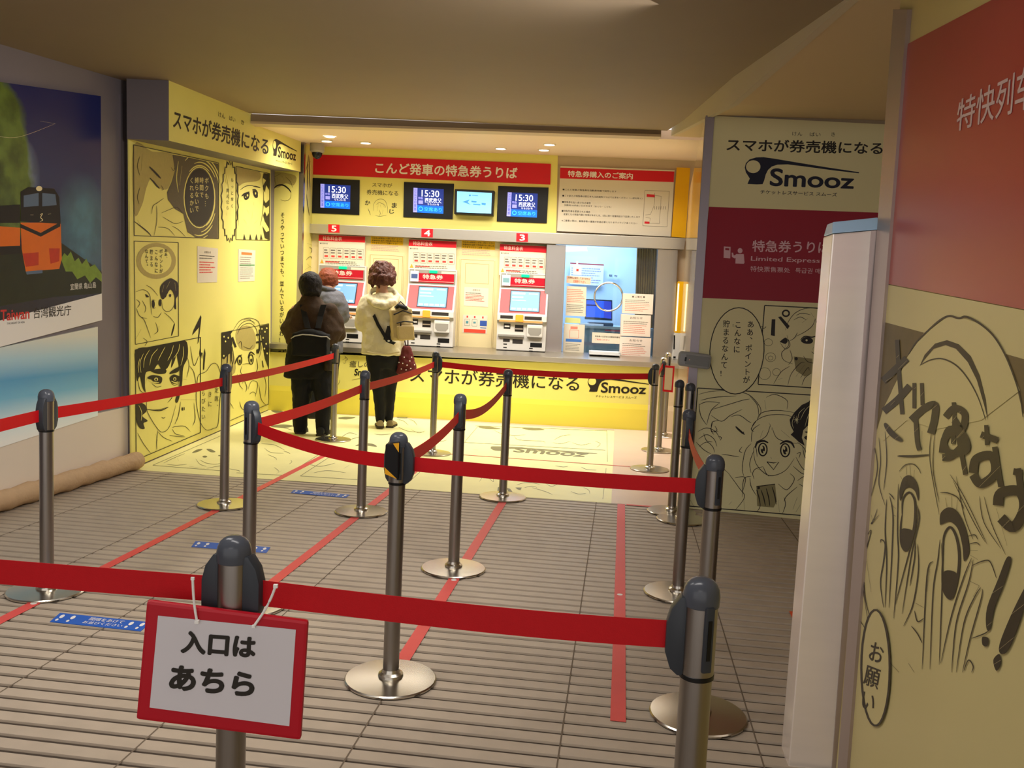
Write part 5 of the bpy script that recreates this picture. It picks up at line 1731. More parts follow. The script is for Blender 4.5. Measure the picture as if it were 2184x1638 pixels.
sl.build('sloping_cap', mat('painted_blue_reflection', (186, 222, 252), .25), colm, bevel=.003)  # blue reflection on the steel top, painted in as base colour
MB().prism([PC.pt(1858, 492, .004), PC.pt(1879, 490, .004), PC.pt(1796, 1640, .004), PC.pt(1774, 1640, .004)], -PC.n * .004).build('edge_strip', mat('satin_strip', (196, 182, 178), .4, .8), colm)

# --- red wall
PRL = (1907, 205)
e0 = PR.pt(1783, 1640)
e0.z = 0
b = MB().prism([e0, e0 - TD * 2.3, e0 - TD * 2.3 + Vector((0, 0, 2.42)), e0 + Vector((0, 0, 2.42))], -PR.n * .10)
stru(b.build('wall_right_front', mat('beige_print_wall', (206, 186, 118), .4)))
stp = MB().prism([PR.pt(1786, 1640, .012), PR.pt(1806, 1640, .012), PR.pt(1935, 20, .012), PR.pt(1905, 20, .012)], -PR.n * .012)
stru(stp.build('trim_7', mat('pale_metal_strip', (176, 160, 152), .35, .7)))
rq = [1924, 100, 2420, -160, 2420, 704, 1886, 604]
pn = slab('direction_sign', PR, rq, .004, .0038, RUST)
tag(pn, 'glossy rust red sign with pale lettering on the upper right wall', 'sign')
mb = MB()
text(mb, PR, .005, '特快列车站', [2044, 214, 2250, 110, 2242, 216, 2038, 282], .012)
mb.build('lettering', mat('muted_pink_white', (206, 178, 170), .5), pn)
cp = slab('manga_wall_print', PR, [1886, 606, 2420, 706, 2420, 1900, 1783, 1640], .004, .0038, mat('beige_print', (212, 198, 138), .42, noise=.03, nscale=3))
tag(cp, 'large beige manga print of a shocked face with spread fingers on the near right wall', 'mural')
V = Ink(PR, .0046, 1680, 420, 3.15)
V.fill([645, 840, 915, 912, 860, 980, 800, 1080, 760, 1200, 700, 1300, 640, 1420, 600, 1560, 560, 1640, 600, 1300], False)
V.fill([1465, 1055, 1620, 1100, 1620, 1500, 1580, 1450, 1530, 1250, 1490, 1120], False)
V.build('tone_art', mat('grey_olive_tone', (116, 100, 66), .5, noise=.3, nscale=12), cp)
H_ = Ink(PR, .0052, 1680, 420, 3.15)
H_.fill([800, 1080, 870, 980, 960, 890, 1080, 800, 1180, 815, 1290, 850, 1400, 950, 1480, 1100, 1560, 1300, 1300, 1500, 1000, 1560, 800, 1500, 640, 1640, 700, 1300, 760, 1180], False)
H_.build('hair_ground', mat('beige_print', (212, 198, 138), .42), cp)
DK = mat('brown_black_ink', (58, 50, 36), .45)
Q_ = Ink(PR, .0058, 1680, 420, 3.15)
Q_.line([810, 1060, 860, 980, 940, 900, 1020, 830, 1085, 800, 1150, 815, 1200, 805, 1290, 850, 1380, 930, 1450, 1040, 1510, 1180, 1560, 1340, 1580, 1480], 4.5)
Q_.fill([885, 1140, 920, 1060, 990, 985, 1070, 962, 1150, 990, 1230, 1070, 1290, 1200, 1330, 1360, 1345, 1500, 1320, 1400, 1270, 1230, 1210, 1110, 1130, 1020, 1060, 995, 980, 1020, 920, 1090], False)
Q_.line([890, 1130, 960, 1095, 1040, 1088, 1130, 1130, 1210, 1220, 1280, 1350, 1330, 1500], 3.2)
# shout lettering, heavy strokes
ST = Ink(PR, .0066, 1680, 420, 3.15)
ST.line([640, 1235, 700, 1180, 800, 1085], 15, False).line([735, 960, 745, 1150, 770, 1460], 9, False).line([645, 1440, 740, 1360, 820, 1270], 15, False).line([850, 1250, 850, 1420], 8, False).line([900, 1250, 905, 1400], 8, False)
ST.line([650, 1520, 700, 1590, 770, 1640], 12)
ST.line([830, 1500, 920, 1420, 990, 1400, 985, 1500, 960, 1590], 16, False).line([860, 1480, 870, 1640, 885, 1700], 10, False)
ST.line([1060, 1480, 1120, 1420, 1190, 1460, 1170, 1560, 1120, 1500], 15, False).line([1115, 1380, 1120, 1480, 1110, 1660], 9, False).line([1050, 1640, 1090, 1560, 1180, 1600, 1200, 1700, 1090, 1720, 1045, 1660], 15, False)
ST.at(1660, 900, 3.033)
ST.line([1060, 200, 1080, 100, 1150, 60, 1200, 130, 1120, 220, 1060, 230], 15, False).line([1150, 20, 1180, 180, 1210, 340], 10, False)
ST.line([1310, 80, 1420, 120], 14, False).line([1345, 20, 1350, 150], 9, False).line([1260, 330, 1280, 240, 1380, 220, 1400, 330, 1310, 400, 1260, 340], 19, False).line([1400, 160, 1420, 300, 1440, 420], 12, False)
ST.line([1420, 540, 1440, 460, 1560, 450, 1589, 560, 1520, 680, 1440, 620], 22, False).line([1520, 320, 1580, 330], 14, False).line([1550, 300, 1570, 460], 14, False)
ST.fill([1470, 890, 1495, 870, 1505, 900, 1460, 1050, 1400, 1200, 1370, 1340, 1345, 1330, 1350, 1200, 1420, 1020], True).fill([1320, 1390, 1360, 1400, 1350, 1450, 1320, 1440]).fill([1600, 1060, 1630, 1060, 1560, 1300, 1490, 1470, 1440, 1500, 1430, 1440, 1500, 1260]).fill([1390, 1540, 1430, 1500, 1440, 1560, 1410, 1610])
ST.build('shout_lettering', DK, cp)
# face: eyes, lashes, fingers, hair lines
Q_.at(1660, 900, 3.033)
Q_.fill([790, 410, 810, 360, 850, 345, 890, 380, 908, 440, 905, 510, 885, 450, 850, 425, 815, 440, 790, 510, 782, 460]).fill([1045, 660, 1050, 590, 1100, 552, 1160, 580, 1210, 680, 1235, 800, 1230, 860, 1200, 900, 1190, 800, 1160, 690, 1110, 645, 1060, 660])
Q_.line([800, 600, 805, 500, 845, 455, 880, 500, 885, 600, 870, 720, 830, 830, 795, 790, 790, 680, 800, 600], 5.0).fill([795, 700, 830, 690, 870, 710, 850, 790, 830, 830, 800, 790])
Q_.line([1065, 870, 1070, 740, 1110, 680, 1150, 740, 1170, 860, 1160, 1000, 1120, 1140, 1070, 1090, 1060, 980, 1065, 870], 6.0).fill([1062, 980, 1110, 960, 1160, 990, 1150, 1080, 1120, 1140, 1070, 1090])
Q_.lines([[715, 460, 735, 480, 750, 500], [735, 540, 760, 560], [740, 600, 762, 610], [1225, 740, 1270, 730, 1290, 760], [1235, 790, 1280, 780, 1305, 800], [1240, 830, 1290, 830], [1240, 860, 1290, 890], [790, 350, 800, 370], [825, 280, 830, 340], [850, 275, 856, 345], [880, 310, 875, 360], [1080, 490, 1090, 550], [1120, 480, 1120, 550], [1160, 500, 1150, 570]], 2.0)
Q_.line([780, 320, 820, 278, 870, 272, 905, 300, 922, 335], 2.0).line([1045, 455, 1100, 460, 1160, 490, 1200, 560], 2.4).line([770, 220, 870, 222, 980, 212], 5.0)
Q_.lines([[660, 780, 665, 760, 690, 790, 680, 900, 660, 1040, 680, 1200], [700, 500, 690, 700, 700, 900, 690, 1200], [720, 480, 740, 600, 735, 820, 715, 1200], [775, 400, 770, 700, 775, 900, 745, 1270], [900, 540, 895, 650, 830, 900, 755, 1180], [905, 560, 910, 640, 860, 860, 800, 1240], [900, 790, 905, 960, 870, 1180, 810, 1320], [885, 770, 880, 880, 850, 1060],
          [1045, 760, 1030, 900, 1000, 1100, 980, 1600], [1000, 900, 960, 1000, 930, 1600], [980, 950, 960, 1100], [1055, 780, 1060, 1000, 1040, 1570], [1250, 880, 1200, 1000, 1120, 1250, 1050, 1560], [1260, 890, 1230, 1040, 1150, 1300, 1120, 1620], [1310, 1070, 1270, 1130, 1200, 1300, 1150, 1620], [1320, 1080, 1310, 1150, 1240, 1400, 1190, 1620], [1300, 1060, 1260, 1130],
          [1250, 930, 1320, 900, 1370, 905, 1410, 1010], [1240, 1030, 1300, 1060], [885, 1170, 940, 1200], [880, 1220, 900, 1290, 940, 1270], [860, 1320, 900, 1370, 930, 1430], [840, 1560, 880, 1620], [725, 1560, 780, 1620], [1250, 1400, 1330, 1370, 1360, 1350], [1200, 1610, 1230, 1540, 1260, 1580, 1250, 1620]], 2.4)
Q_.lines([[650, 100, 660, 250, 650, 400, 690, 540], [690, 60, 700, 250, 680, 440], [620, 150, 640, 300, 600, 480], [990, 60, 980, 250, 1040, 600], [1010, 80, 1000, 300, 1040, 520], [930, 60, 925, 200], [1110, 340, 1200, 480, 1350, 790], [1130, 380, 1260, 640, 1340, 780], [1150, 350, 1200, 600, 1260, 760], [1300, 480, 1330, 650, 1440, 820], [1330, 480, 1380, 660, 1470, 860], [1410, 560, 1480, 800],
          [560, 760, 600, 700, 560, 860, 540, 1000, 580, 1300], [550, 960, 560, 1130, 590, 1260], [570, 900, 600, 1100], [640, 560, 620, 620, 600, 660, 650, 600], [600, 600, 610, 640]], 1.6)
Q_.fill([515, 1090, 530, 1200, 510, 1260, 490, 1230], False).line([500, 1240, 570, 1350], 5.0)
Q_.build('line_art', DK, cp)
U_ = Ink(PR, .0076, 1660, 900, 3.033)
ov = []
for k in range(30):
    a = 2 * pi * k / 30
    ov += [628 - 28 * sin(a) * -0 + 92 * cos(a), 1590 + 375 * sin(a)]
U_.fill(ov, False)
U_.build('speech_bubble', mat('beige_print2', (214, 200, 140), .42), cp)
U_ = Ink(PR, .0082, 1660, 900, 3.033)
U_.line(ov, 4.5, False, False, True)
U_.build('bubble_outline', DK, cp)
mb = MB()
vtext(mb, PR, .0086, 'お願い', 1872, 1366, 1846, 1520, 34, .012, .25)
mb.build('lettering', DK, cp)
WL = Ink(PR, .0086, 1680, 420, 3.15)
WL.lines([[655, 1240, 720, 1200], [730, 1080, 750, 1060], [690, 1400, 720, 1370], [740, 1160, 800, 1100], [850, 1290, 870, 1270], [890, 1340, 915, 1310], [850, 1580, 880, 1550], [950, 1440, 1000, 1400], [1110, 1500, 1160, 1440], [1140, 1620, 1190, 1570]], 1.6)
WL.at(1660, 900, 3.033)
WL.lines([[1050, 250, 1080, 220], [1120, 140, 1200, 50], [1190, 320, 1240, 250], [1300, 120, 1330, 90], [1300, 420, 1440, 280], [1450, 680, 1589, 540], [1380, 1110, 1470, 1050], [1350, 1320, 1420, 1260], [1460, 1280, 1589, 1180], [1430, 1470, 1589, 1340], [1390, 1570, 1440, 1540], [690, 60, 720, 20], [740, 120, 780, 90]], 1.8)
WL.build('white_scratches', mat('beige_print3', (206, 190, 140), .42), cp)

# ================================================================== BARRIER POSTS
PH_ = .868
SHARE = {}


def pmesh(key, make, m, parent, smooth=True, bevel=0):
    """first use builds the mesh, later uses share it"""
    nm = key.split('|')[0]
    if key not in SHARE:
        o_ = make().build(nm, m, None, (0, 0, 0), smooth, bevel)
        SHARE[key] = o_.data
    else:
        o_ = bpy.data.objects.new(nm, SHARE[key])
        COL.objects.link(o_)
    o_.parent = parent
    return o_


def fin():
    mb = MB()
    pr = [(.022, .696), (.022, .834), (.034, .835), (.050, .812), (.057, .785), (.057, .735), (.047, .706), (.034, .695)]
    mb.prism([(x, -.016, z_) for x, z_ in pr], (0, .032, 0))
    return mb


POSTS = {}


def post(key, p, dirs, label, capm=CAPM, slots=(-1.2,)):
    t = thing('barrier_post', (p.x, p.y, 0), label, 'barrier post', 'retractable belt barrier posts')
    POSTS[key] = Vector((p.x, p.y, 0))
    pmesh('base_disc', lambda: MB().lathe([(.157, .004), (.158, .009), (.154, .013), (.05, .019), (.004, .019)], n=48), DISC, t)
    pmesh('collar', lambda: MB().lathe([(.044, .018), (.042, .028), (.032, .034), (.029, .045), (.004, .045)], n=32), DISC, t)
    pmesh('pole', lambda: MB().lathe([(.0275, .03), (.0275, .70)], n=32), POLE, t)
    pmesh('head_ring', lambda: MB().lathe([(.0275, .690), (.0305, .692), (.0305, .699), (.0275, .701)], n=32), BLACK, t)
    pmesh('head_sleeve', lambda: MB().lathe([(.0295, .699), (.0295, .822)], n=32), POLE, t)
    pmesh('cap|' + capm.name, lambda: MB().lathe([(.0285, .818), (.0312, .820), (.0318, .830), (.0318, .839), (.0300, .8495), (.0255, .8585), (.019, .8645), (.011, .868), (.003, .869)], n=32), capm, t)
    for d in dirs:
        o_ = pmesh('belt_clip', fin, CLIPM, t, True, .004)
        o_.rotation_euler = (0, 0, d)
    for d in slots:
        o_ = pmesh('slot_plate', lambda: MB().box((.031, 0, .768), (.008, .017, .115)), CLIPM, t, True, .003)
        o_.rotation_euler = (0, 0, d)
        o_ = pmesh('slot', lambda: MB().box((.0352, 0, .768), (.002, .007, .07)), BLACK, t)
        o_.rotation_euler = (0, 0, d)
    return t


pos = dict(A=flo(100, 1262), B=flo(478, 1078), C=flo(537, 855, PH_), D=flo(716, 733, PH_), E=flo(770, 1093), F=flo(922, 968), G=flo(851, 922, PH_), H=flo(967, 1215), I=flo(1072, 1062), J=flo(1385, 1002), K=flo(1404, 962), K2=flo(1415, 930),
           L=flo(1445, 1267), M=flo(1454, 1110), N=flo(1432, 1093), O=flo(1526, 970, PH_), P=flo(1499, 1232, PH_), Q=flo(500, 1143, PH_))
for k_ in pos:
    pos[k_].z = 0
wallA = LP.pt(-120, 930, .0)
wallA.z = 0
pos['WA'] = pos['A'] + (flo(0, 897, .763) - flo(105, 872, .763)).normalized() * 1.3
pos['WQ'] = pos['Q'] + (flo(0, 1222, .763) - flo(420, 1262, .763)).normalized() * 2.3
links = [('WA', 'A'), ('A', 'B'), ('B', 'D'), ('C', 'E'), ('E', 'F'), ('F', 'J'), ('C', 'G'), ('G', 'O'), ('G', 'H'), ('H', 'I'), ('J', 'K'), ('L', 'O'), ('WQ', 'Q'), ('Q', 'P')]


def ang(a, b):
    d = pos[b] - pos[a]
    return atan2(d.y, d.x)


labels = dict(A='barrier post standing closest to the left poster wall', B='barrier post in front of the left mural, second along the left belt', C='barrier post near the hanging red sign where two red belts meet',
              D='barrier post beside the woman in dark clothes', E='barrier post left of centre with its disc base on the second red tape', F='barrier post before the counter, between the two long red belts',
              G='barrier post with a black and yellow striped label at the front middle', H='barrier post in the very centre with its whole disc base visible', I='barrier post at the edge of the yellow film, base on the third red tape',
              J='barrier post on the pale tiles in front of the ticket window', K='barrier post with steel cap just behind the pale tile post', K2='barrier post with steel cap farthest away, close to the counter',
              L='barrier post with a short orange lit belt, near the big board', M='barrier post behind others, its base beside the foot of the big board', N='barrier post hidden behind two others by the big board, only its disc showing',
              O='barrier post in front of the big board with a thick belt clip on its left', P='nearest barrier post on the right, cut off low, with a black belt clip', Q='nearest barrier post, grey dome, carrying the hanging red sign')
CHR = mat('chrome_cap', (210, 206, 196), .15, 1.0)
for k in labels:
    ds = []
    for a, b_ in links:
        if a == k:
            ds.append(ang(a, b_))
        if b_ == k:
            ds.append(ang(b_, a))
    sl_ = (-pi / 2 - .35,) if k in 'EFCADJ' else ((-pi / 2 + .3,) if k != 'Q' else (pi / 2,))
    post(k, pos[k], ds, labels[k], CHR if k in ('K', 'K2') else CAPM, sl_)
# striped label on post G
gp = Plane(pos['G'] + Vector((0, -.062, 0)), (0, -1, 0))
root = [o_ for o_ in COL.objects if o_.get('label') == labels['G']][0]
ORG[root.name] = pos['G']
zz = lambda l: [x for i in range(0, len(l), 2) for x in (700 + l[i] / 3.033, 900 + l[i + 1] / 3.033)]
pl = MB().prism([gp.pt(*p) for p in [(822, 948), (851, 944), (849, 1024), (819, 1010)]], Vector((0, .03, 0)))
pl.build('label_plate', BLACK, root, bevel=.004)
flat(flat(MB(), gp, [838, 946, 851, 944.5, 850.5, 965], .001), gp, [819.5, 996, 847, 1022, 821, 1011], .001).build('stripe', mat('hazard_yellow', (232, 168, 30), .4), root)


# ================================================================== RED BELTS
def belt(a, b, label, sag=.0, hw=.0245, za_=.763, zb_=.763, m=BELT, r0=.044, r1=.044, twist=0):
    p, q_ = pos[a], pos[b]
    d = (q_ - p).normalized()
    s_, e_ = p + d * r0, q_ - d * r1
    n = 18
    nrm = Vector((-d.y, d.x, 0))
    vs, fs = [], []
    for i in range(n + 1):
        t = i / n
        c = lerp(s_, e_, t)
        z_ = lerp(za_, zb_, t) - sag * 4 * t * (1 - t)
        w_ = nrm * (.004 * sin(t * 5 + len(label)))
        tl_ = Vector((0, 0, hw)) + nrm * twist * sin(pi * t)
        base = c + w_ + Vector((0, 0, z_))
        vs += [base - tl_ - nrm * .0008, base + tl_ - nrm * .0008, base + tl_ + nrm * .0008, base - tl_ + nrm * .0008]
    for i in range(n):
        o_ = i * 4
        for k in range(4):
            fs.append((o_ + k, o_ + (k + 1) % 4, o_ + 4 + (k + 1) % 4, o_ + 4 + k))
    fs += [(3, 2, 1, 0), (n * 4, n * 4 + 1, n * 4 + 2, n * 4 + 3)]
    o_ = MB().add(vs, fs).build('barrier_belt', m)
    return tag(o_, label, 'barrier belt', 'red webbing belts between the posts')


belt('WA', 'A', 'red belt leaving the picture on the left from the post by the poster wall')
belt('A', 'B', 'red belt crossing in front of the left mural', .008)
belt('B', 'D', 'red belt passing the woman in dark clothes', .012)
belt('C', 'E', 'red belt rising from the middle-left post towards the cream jacket woman', .01)
belt('E', 'F', 'red belt crossing the legs of the cream jacket woman', .012)
belt('F', 'J', 'long red belt hanging in front of the yellow counter lettering', .028)
belt('C', 'G', 'red belt sagging from the middle-left post to the striped post', .022)
belt('G', 'O', 'long red belt from the striped post across to the big board post', .006)
belt('G', 'H', 'red belt curving back from the striped post to the centre post', .028)
belt('H', 'I', 'short sagging red belt between centre post and the yellow film post', .055)
belt('J', 'K', 'very short red belt beside the ticket window, tilted upwards', 0, .024, .75, .79)
belt('L', 'O', 'short orange red belt in front of the big board', .02)
belt('WQ', 'Q', 'front red belt left of the nearest post, behind the hanging sign', .008)
belt('Q', 'P', 'front red belt stretched across the bottom of the picture to the right', .006)
# small framed card hanging by the far posts
hp_ = Plane(pos['K'] + Vector((0, -.05, 0)), (-.1, -1, 0))
hs = thing('hanging_card', hp_.pt(1428, 836), 'small white card in a red frame hanging beside the far steel-capped posts', 'sign')
q = [1417, 779, 1439, 781, 1435, 837, 1414, 835]
MB().prism([hp_.pt(q[2 * i], q[2 * i + 1]) for i in range(4)], Vector((0, .015, 0))).build('frame', RED, hs)
flat(MB(), hp_, sub(q, .10, .08, .84, .92), .001).build('card', WHTD, hs)

# ================================================================== HANGING RED SIGN
sa = pos['Q'] + Vector((0, -.075, 0))
SP = Plane(sa, (0.06, -1, .04))
sgn = thing('hanging_sign', SP.pt(470, 1560), 'white sign in a red frame hung from the nearest barrier post', 'sign')
q = [312, 1281, 657, 1325, 641, 1580, 289, 1535]
mb = MB().prism([SP.pt(q[2 * i], q[2 * i + 1], 0) for i in range(4)], -SP.n * .016)
mb.build('frame', mat('red_frame', (176, 16, 34), .35), sgn, bevel=.006)
iq = [337, 1313, 631, 1343, 617, 1549, 319, 1509]
flat(MB(), SP, iq, .0008).build('sheet', mat('sign_paper', (206, 202, 206), .5), sgn)
mb = MB()
text(mb, SP, .0016, '入口は', [388, 1344, 548, 1357, 544, 1406, 384, 1393], .045, 6)
text(mb, SP, .0016, 'あちら', [364, 1417, 546, 1435, 541, 1488, 359, 1471], .045, 6)
mb.build('lettering', INK, sgn)
ZT = mat('white_zip_tie', (238, 236, 232), .4)
for (u0, v0, u1, v1, bw) in ((411, 1234, 420, 1326, -4), (588, 1250, 541, 1336, 10)):
    pts = []
    for i in range(9):
        t = i / 8
        pts.append(SP.pt(lerp(u0, u1, t) + bw * sin(pi * t) * .5, lerp(v0, v1, t), .004 + .03 * (1 - t) * .4))
    MB().tube(pts, .0024, 8).build('zip_tie', ZT, sgn, smooth=True)
    MB().box(pts[0] if bw > 0 else pts[-1], (.008, .006, .007)).build('zip_tie_head', ZT, sgn, bevel=.001)
    MB().box(pts[-1] if bw > 0 else pts[0], (.006, .004, .005)).build('zip_tie_end', ZT, sgn)


# ================================================================== PEOPLE
def fused(mb, name, m, parent, voxel=.012, smooth=6, extra=None, factor=.5):
    """overlapping solids grown together into one continuous skin"""
    me = bpy.data.meshes.new(name)
    o0 = ORG[parent.name]
    me.from_pydata([tuple(p - o0) for p in mb.v], [], mb.f)
    o = bpy.data.objects.new(name, me)
    COL.objects.link(o)
    bm = bmesh.new()
    bm.from_mesh(me)
    bmesh.ops.recalc_face_normals(bm, faces=bm.faces)
    bm.to_mesh(me)
    bm.free()
    r = o.modifiers.new('r', 'REMESH')
    r.mode = 'VOXEL'
    r.voxel_size = voxel
    s_ = o.modifiers.new('s', 'SMOOTH')
    s_.iterations = smooth
    s_.factor = factor
    if extra:
        extra(o)
    bpy.context.view_layer.update()
    ev = o.evaluated_get(bpy.context.evaluated_depsgraph_get())
    nm = bpy.data.meshes.new_from_object(ev)
    o.modifiers.clear()
    o.data = nm
    nm.name = name
    nm.materials.clear()
    nm.materials.append(m)
    for p in nm.polygons:
        p.use_smooth = True
    o.parent = parent
    ORG[o.name] = o0
    return o


def folds(strength, scale, seed=0):
    def f(o):
        t = bpy.data.textures.new('folds', 'CLOUDS')
        t.noise_scale = scale
        t.noise_depth = 3
        d = o.modifiers.new('d', 'DISPLACE')
        d.texture = t
        d.texture_coords = 'LOCAL'
        d.strength = strength
        d.mid_level = .5
    return f


def hand(mb, wrist, fwd, side, up_, s=1.0, curl=.5):
    """palm, four unequal curled fingers and a thumb"""
    fwd, side, up_ = Vector(fwd).normalized(), Vector(side).normalized(), Vector(up_).normalized()
    W_ = Vector(wrist)
    pal = [W_ + fwd * d for d in (0, .03, .06, .085)]
    mb.rings([[p + side * (w_ * cos(2 * pi * k / 12)) + up_ * (h_ * sin(2 * pi * k / 12)) for k in range(12)] for p, w_, h_ in zip(pal, (.024, .034, .04, .038), (.02, .018, .015, .012))])
    for i, (l, r) in enumerate(((.068, .0085), (.078, .009), (.072, .0085), (.056, .0078))):
        b_ = W_ + fwd * .08 + side * (-.029 + .0195 * i)
        c1, c2 = curl * .5, curl * 1.15
        p1 = b_ + (fwd * cos(c1 * .5) - up_ * sin(c1 * .5)) * l * .45
        p2 = p1 + (fwd * cos(c1 + .2) - up_ * sin(c1 + .2)) * l * .32
        p3 = p2 + (fwd * cos(c2 + .3) - up_ * sin(c2 + .3)) * l * .25
        mb.limb([b_, p1, p2, p3], [r, r * .96, r * .88, r * .7], 8)
    b_ = W_ + fwd * .025 - side * .03
    mb.limb([b_, b_ + fwd * .025 - side * .022 - up_ * .006, b_ + fwd * .052 - side * .026 - up_ * .016], [.011, .0095, .0075], 8)


def face(mb, c, d, s=1.0):
    """nose, brow, chin, ears and lips on a head at c looking along d"""
    d = Vector(d).normalized()
    sd = Vector((d.y, -d.x, 0)).normalized()
    u_ = sd.cross(d)
    if u_.z < 0:
        u_ = -u_
    mb.limb([c + d * .088 + u_ * .012, c + d * .108 - u_ * .022], [.007, .012], 8)
    mb.ball(c + d * .088 - u_ * .055, (.022, .014, .007), 10, 6)
    mb.ball(c + d * .06 - u_ * .095, .03, 10, 6)
    for k in (-1, 1):
        mb.ball(c + sd * (k * .077) - u_ * .015, (.014, .022, .032), 10, 8)
        mb.ball(c + d * .078 + sd * (k * .03) + u_ * .012, .013, 8, 6)


SKIN = mat('skin', (206, 158, 130), .5, noise=.04, nscale=20)
CREAMJ = mat('cream_cotton', (204, 194, 162), .85, noise=.06, nscale=14, bump=.25, bscale=60)
HAIRA = mat('auburn_hair', (74, 36, 24), .5, noise=.45, nscale=40, bump=.8, bscale=60)
HAIRD = mat('dark_brown_hair', (17, 11, 9), .7, noise=.35, nscale=40, bump=.6, bscale=80)
HAIRR = mat('chestnut_hair', (118, 58, 38), .6, noise=.4, nscale=30, bump=.6, bscale=80)
BLKT = mat('black_trousers', (14, 14, 17), .8, bump=.2, bscale=60)
BRNP = mat('dark_brown_knit', (58, 42, 27), .9, noise=.2, nscale=40, bump=.4, bscale=200)
BLKC = mat('black_cloth', (14, 13, 13), .85, bump=.2, bscale=80)
GRYJ = mat('grey_tweed', (92, 92, 98), .85, noise=.2, nscale=60, bump=.3, bscale=120)
KHAKI = mat('khaki_canvas', (178, 158, 112), .8, noise=.08, nscale=20, bump=.2, bscale=150)
STRAP = mat('black_strap', (16, 16, 18), .6)
TANS = mat('tan_suede', (150, 134, 98), .8, noise=.1, nscale=30)
SOLE = mat('dark_sole', (48, 40, 30), .7)
MAROON = mat('maroon_cloth', (92, 34, 34), .8, noise=.1, nscale=20, bump=.3, bscale=40)


class Fig:
    """a person standing at depth y: w(u, v, d) is the point d metres farther than that depth"""

    def __init__(s, u, v):
        s.f = flo(u, v)
        s.P = Plane(s.f, (0, -1, 0))

    def w(s, u, v, d=0.0):
        return s.P.pt(u, v, -d)


def shoe(fg, name, heel, toe, m, parent, h=.075, wd=.042):
    heel, toe = Vector(heel), Vector(toe)
    d = (toe - heel).normalized()
    sd = Vector((d.y, -d.x, 0))
    mb = MB()
    L_ = (toe - heel).length
    rs = []
    for t, w_, hh in ((-.02, .6, .7), (0, .8, 1.0), (.25, .9, 1.0), (.5, .95, .8), (.75, 1.05, .58), (.93, .85, .42), (1.0, .45, .3)):
        c = heel + d * L_ * t
        rs.append([c + sd * (wd * w_ * cos(2 * pi * k / 14)) + Vector((0, 0, h * hh * .5 + .004 + h * hh * .5 * sin(2 * pi * k / 14))) for k in range(14)])
    o = mb.rings(rs).build(name, m, parent, smooth=True)
    mb = MB()
    pr = []
    for t, w_ in ((-.03, .5), (.0, .85), (.25, .95), (.5, 1.0), (.75, 1.1), (.95, .85), (1.03, .35)):
        pr.append((t, w_))
    pts = [heel + d * L_ * t + sd * wd * w_ for t, w_ in pr] + [heel + d * L_ * t - sd * wd * w_ for t, w_ in reversed(pr)]
    mb.prism([p + Vector((0, 0, .001 - p.z + heel.z)) for p in pts], (0, 0, .018))
    mb.build('sole', SOLE, o)
    return o


# ---- woman in the cream jacket
f = Fig(817, 913)
t = thing('person', f.f, 'person with curly auburn hair in a cream hooded jacket and black leggings', 'person')
w = f.w
b = MB()
b.ball(w(815, 583, .02), (.078, .092, .108))
b.limb([w(815, 600, .0), w(815, 630, -.01)], [.055, .062])
b.loft([(w(815, 640), .10, .08), (w(816, 665), .155, .10), (w(816, 700), .14, .095), (w(816, 735), .125, .085), (w(816, 768), .125, .085), (w(816, 780), .11, .08)])
for (hx, kx, ax, d) in ((801, 808, 811, -.03), (833, 831, 829, .06)):
    b.limb([w(hx, 772, 0), w(kx, 830, d), w(ax, 893 if d < 0 else 888, d)], [.068, .05, .036])
for (sx, ex, ev, hx, hv) in ((785, 772, 688, 792, 694), (850, 866, 690, 846, 700)):
    b.limb([w(sx, 645, 0), w(ex, ev, .0), w(hx, hv, .26)], [.052, .043, .03])
face(b, w(815, 583, .02), (.05, 1, -.05))
bod = fused(b, 'body', SKIN, t, .012, 4)
hb_ = MB()
hand(hb_, w(792, 694, .26), (.1, 1, 0), (1, 0, 0), (0, 0, 1))
hand(hb_, w(846, 700, .26), (-.1, 1, 0), (-1, 0, 0), (0, 0, 1))
hb_.build('hands', SKIN, t, smooth=True)
b = MB()
for (hx, kx, ax, d) in ((801, 808, 811, -.03), (833, 831, 829, .06)):
    b.limb([w(hx, 760, 0), w(hx * .5 + kx * .5, 795, d * .6), w(kx, 830, d), w(ax, 862, d + .01), w(ax, 897 if d < 0 else 892, d)], [.10, .088, .066, .06, .046])
b.loft([(w(816, 740), .15, .115), (w(816, 770), .165, .12), (w(816, 785), .14, .10)])
fused(b, 'leggings', BLKT, t, .012, 5, folds(.012, .06))
b = MB()
b.loft([(w(815, 628, .0), .075, .075), (w(815, 637, .0), .15, .10), (w(814, 650, 0), .20, .12), (w(814, 680, -.005), .185, .13), (w(814, 710, -.005), .188, .135), (w(814, 738, -.005), .20, .14), (w(815, 757, -.005), .205, .14)])
b.limb([w(785, 645, 0), w(775, 668, .0), w(772, 690, .02), w(788, 694, .25)], [.085, .08, .078, .05])
b.limb([w(846, 645, 0), w(859, 670, .0), w(864, 692, .02), w(846, 700, .25)], [.085, .08, .072, .05])
jk = fused(b, 'jacket', CREAMJ, t, .011, 5, folds(.03, .09))
b = MB()
hp2 = [w(788, 632, .0), w(790, 640, -.09), w(804, 648, -.14), (w(822, 652, -.15)), w(840, 645, -.12), w(848, 633, -.03), w(840, 620, .03), w(815, 614, -.02), w(794, 620, .03), w(788, 632, .0)]
b.tube(hp2, [.03, .036, .042, .045, .042, .034, .028, .03, .028, .03], 10)
b.ball(w(817, 637, -.07), (.115, .06, .06))
fused(b, 'hood', CREAMJ, jk, .010, 4, folds(.03, .06))
b = MB()
b.tube([w(783, 750, -.15), w(800, 754, -.165), w(830, 755, -.165), w(852, 751, -.14)], .006, 8)
b.build('hem_cord', mat('jacket_hem', (186, 172, 134), .85), jk)
rd = random.Random(3)
b = MB()
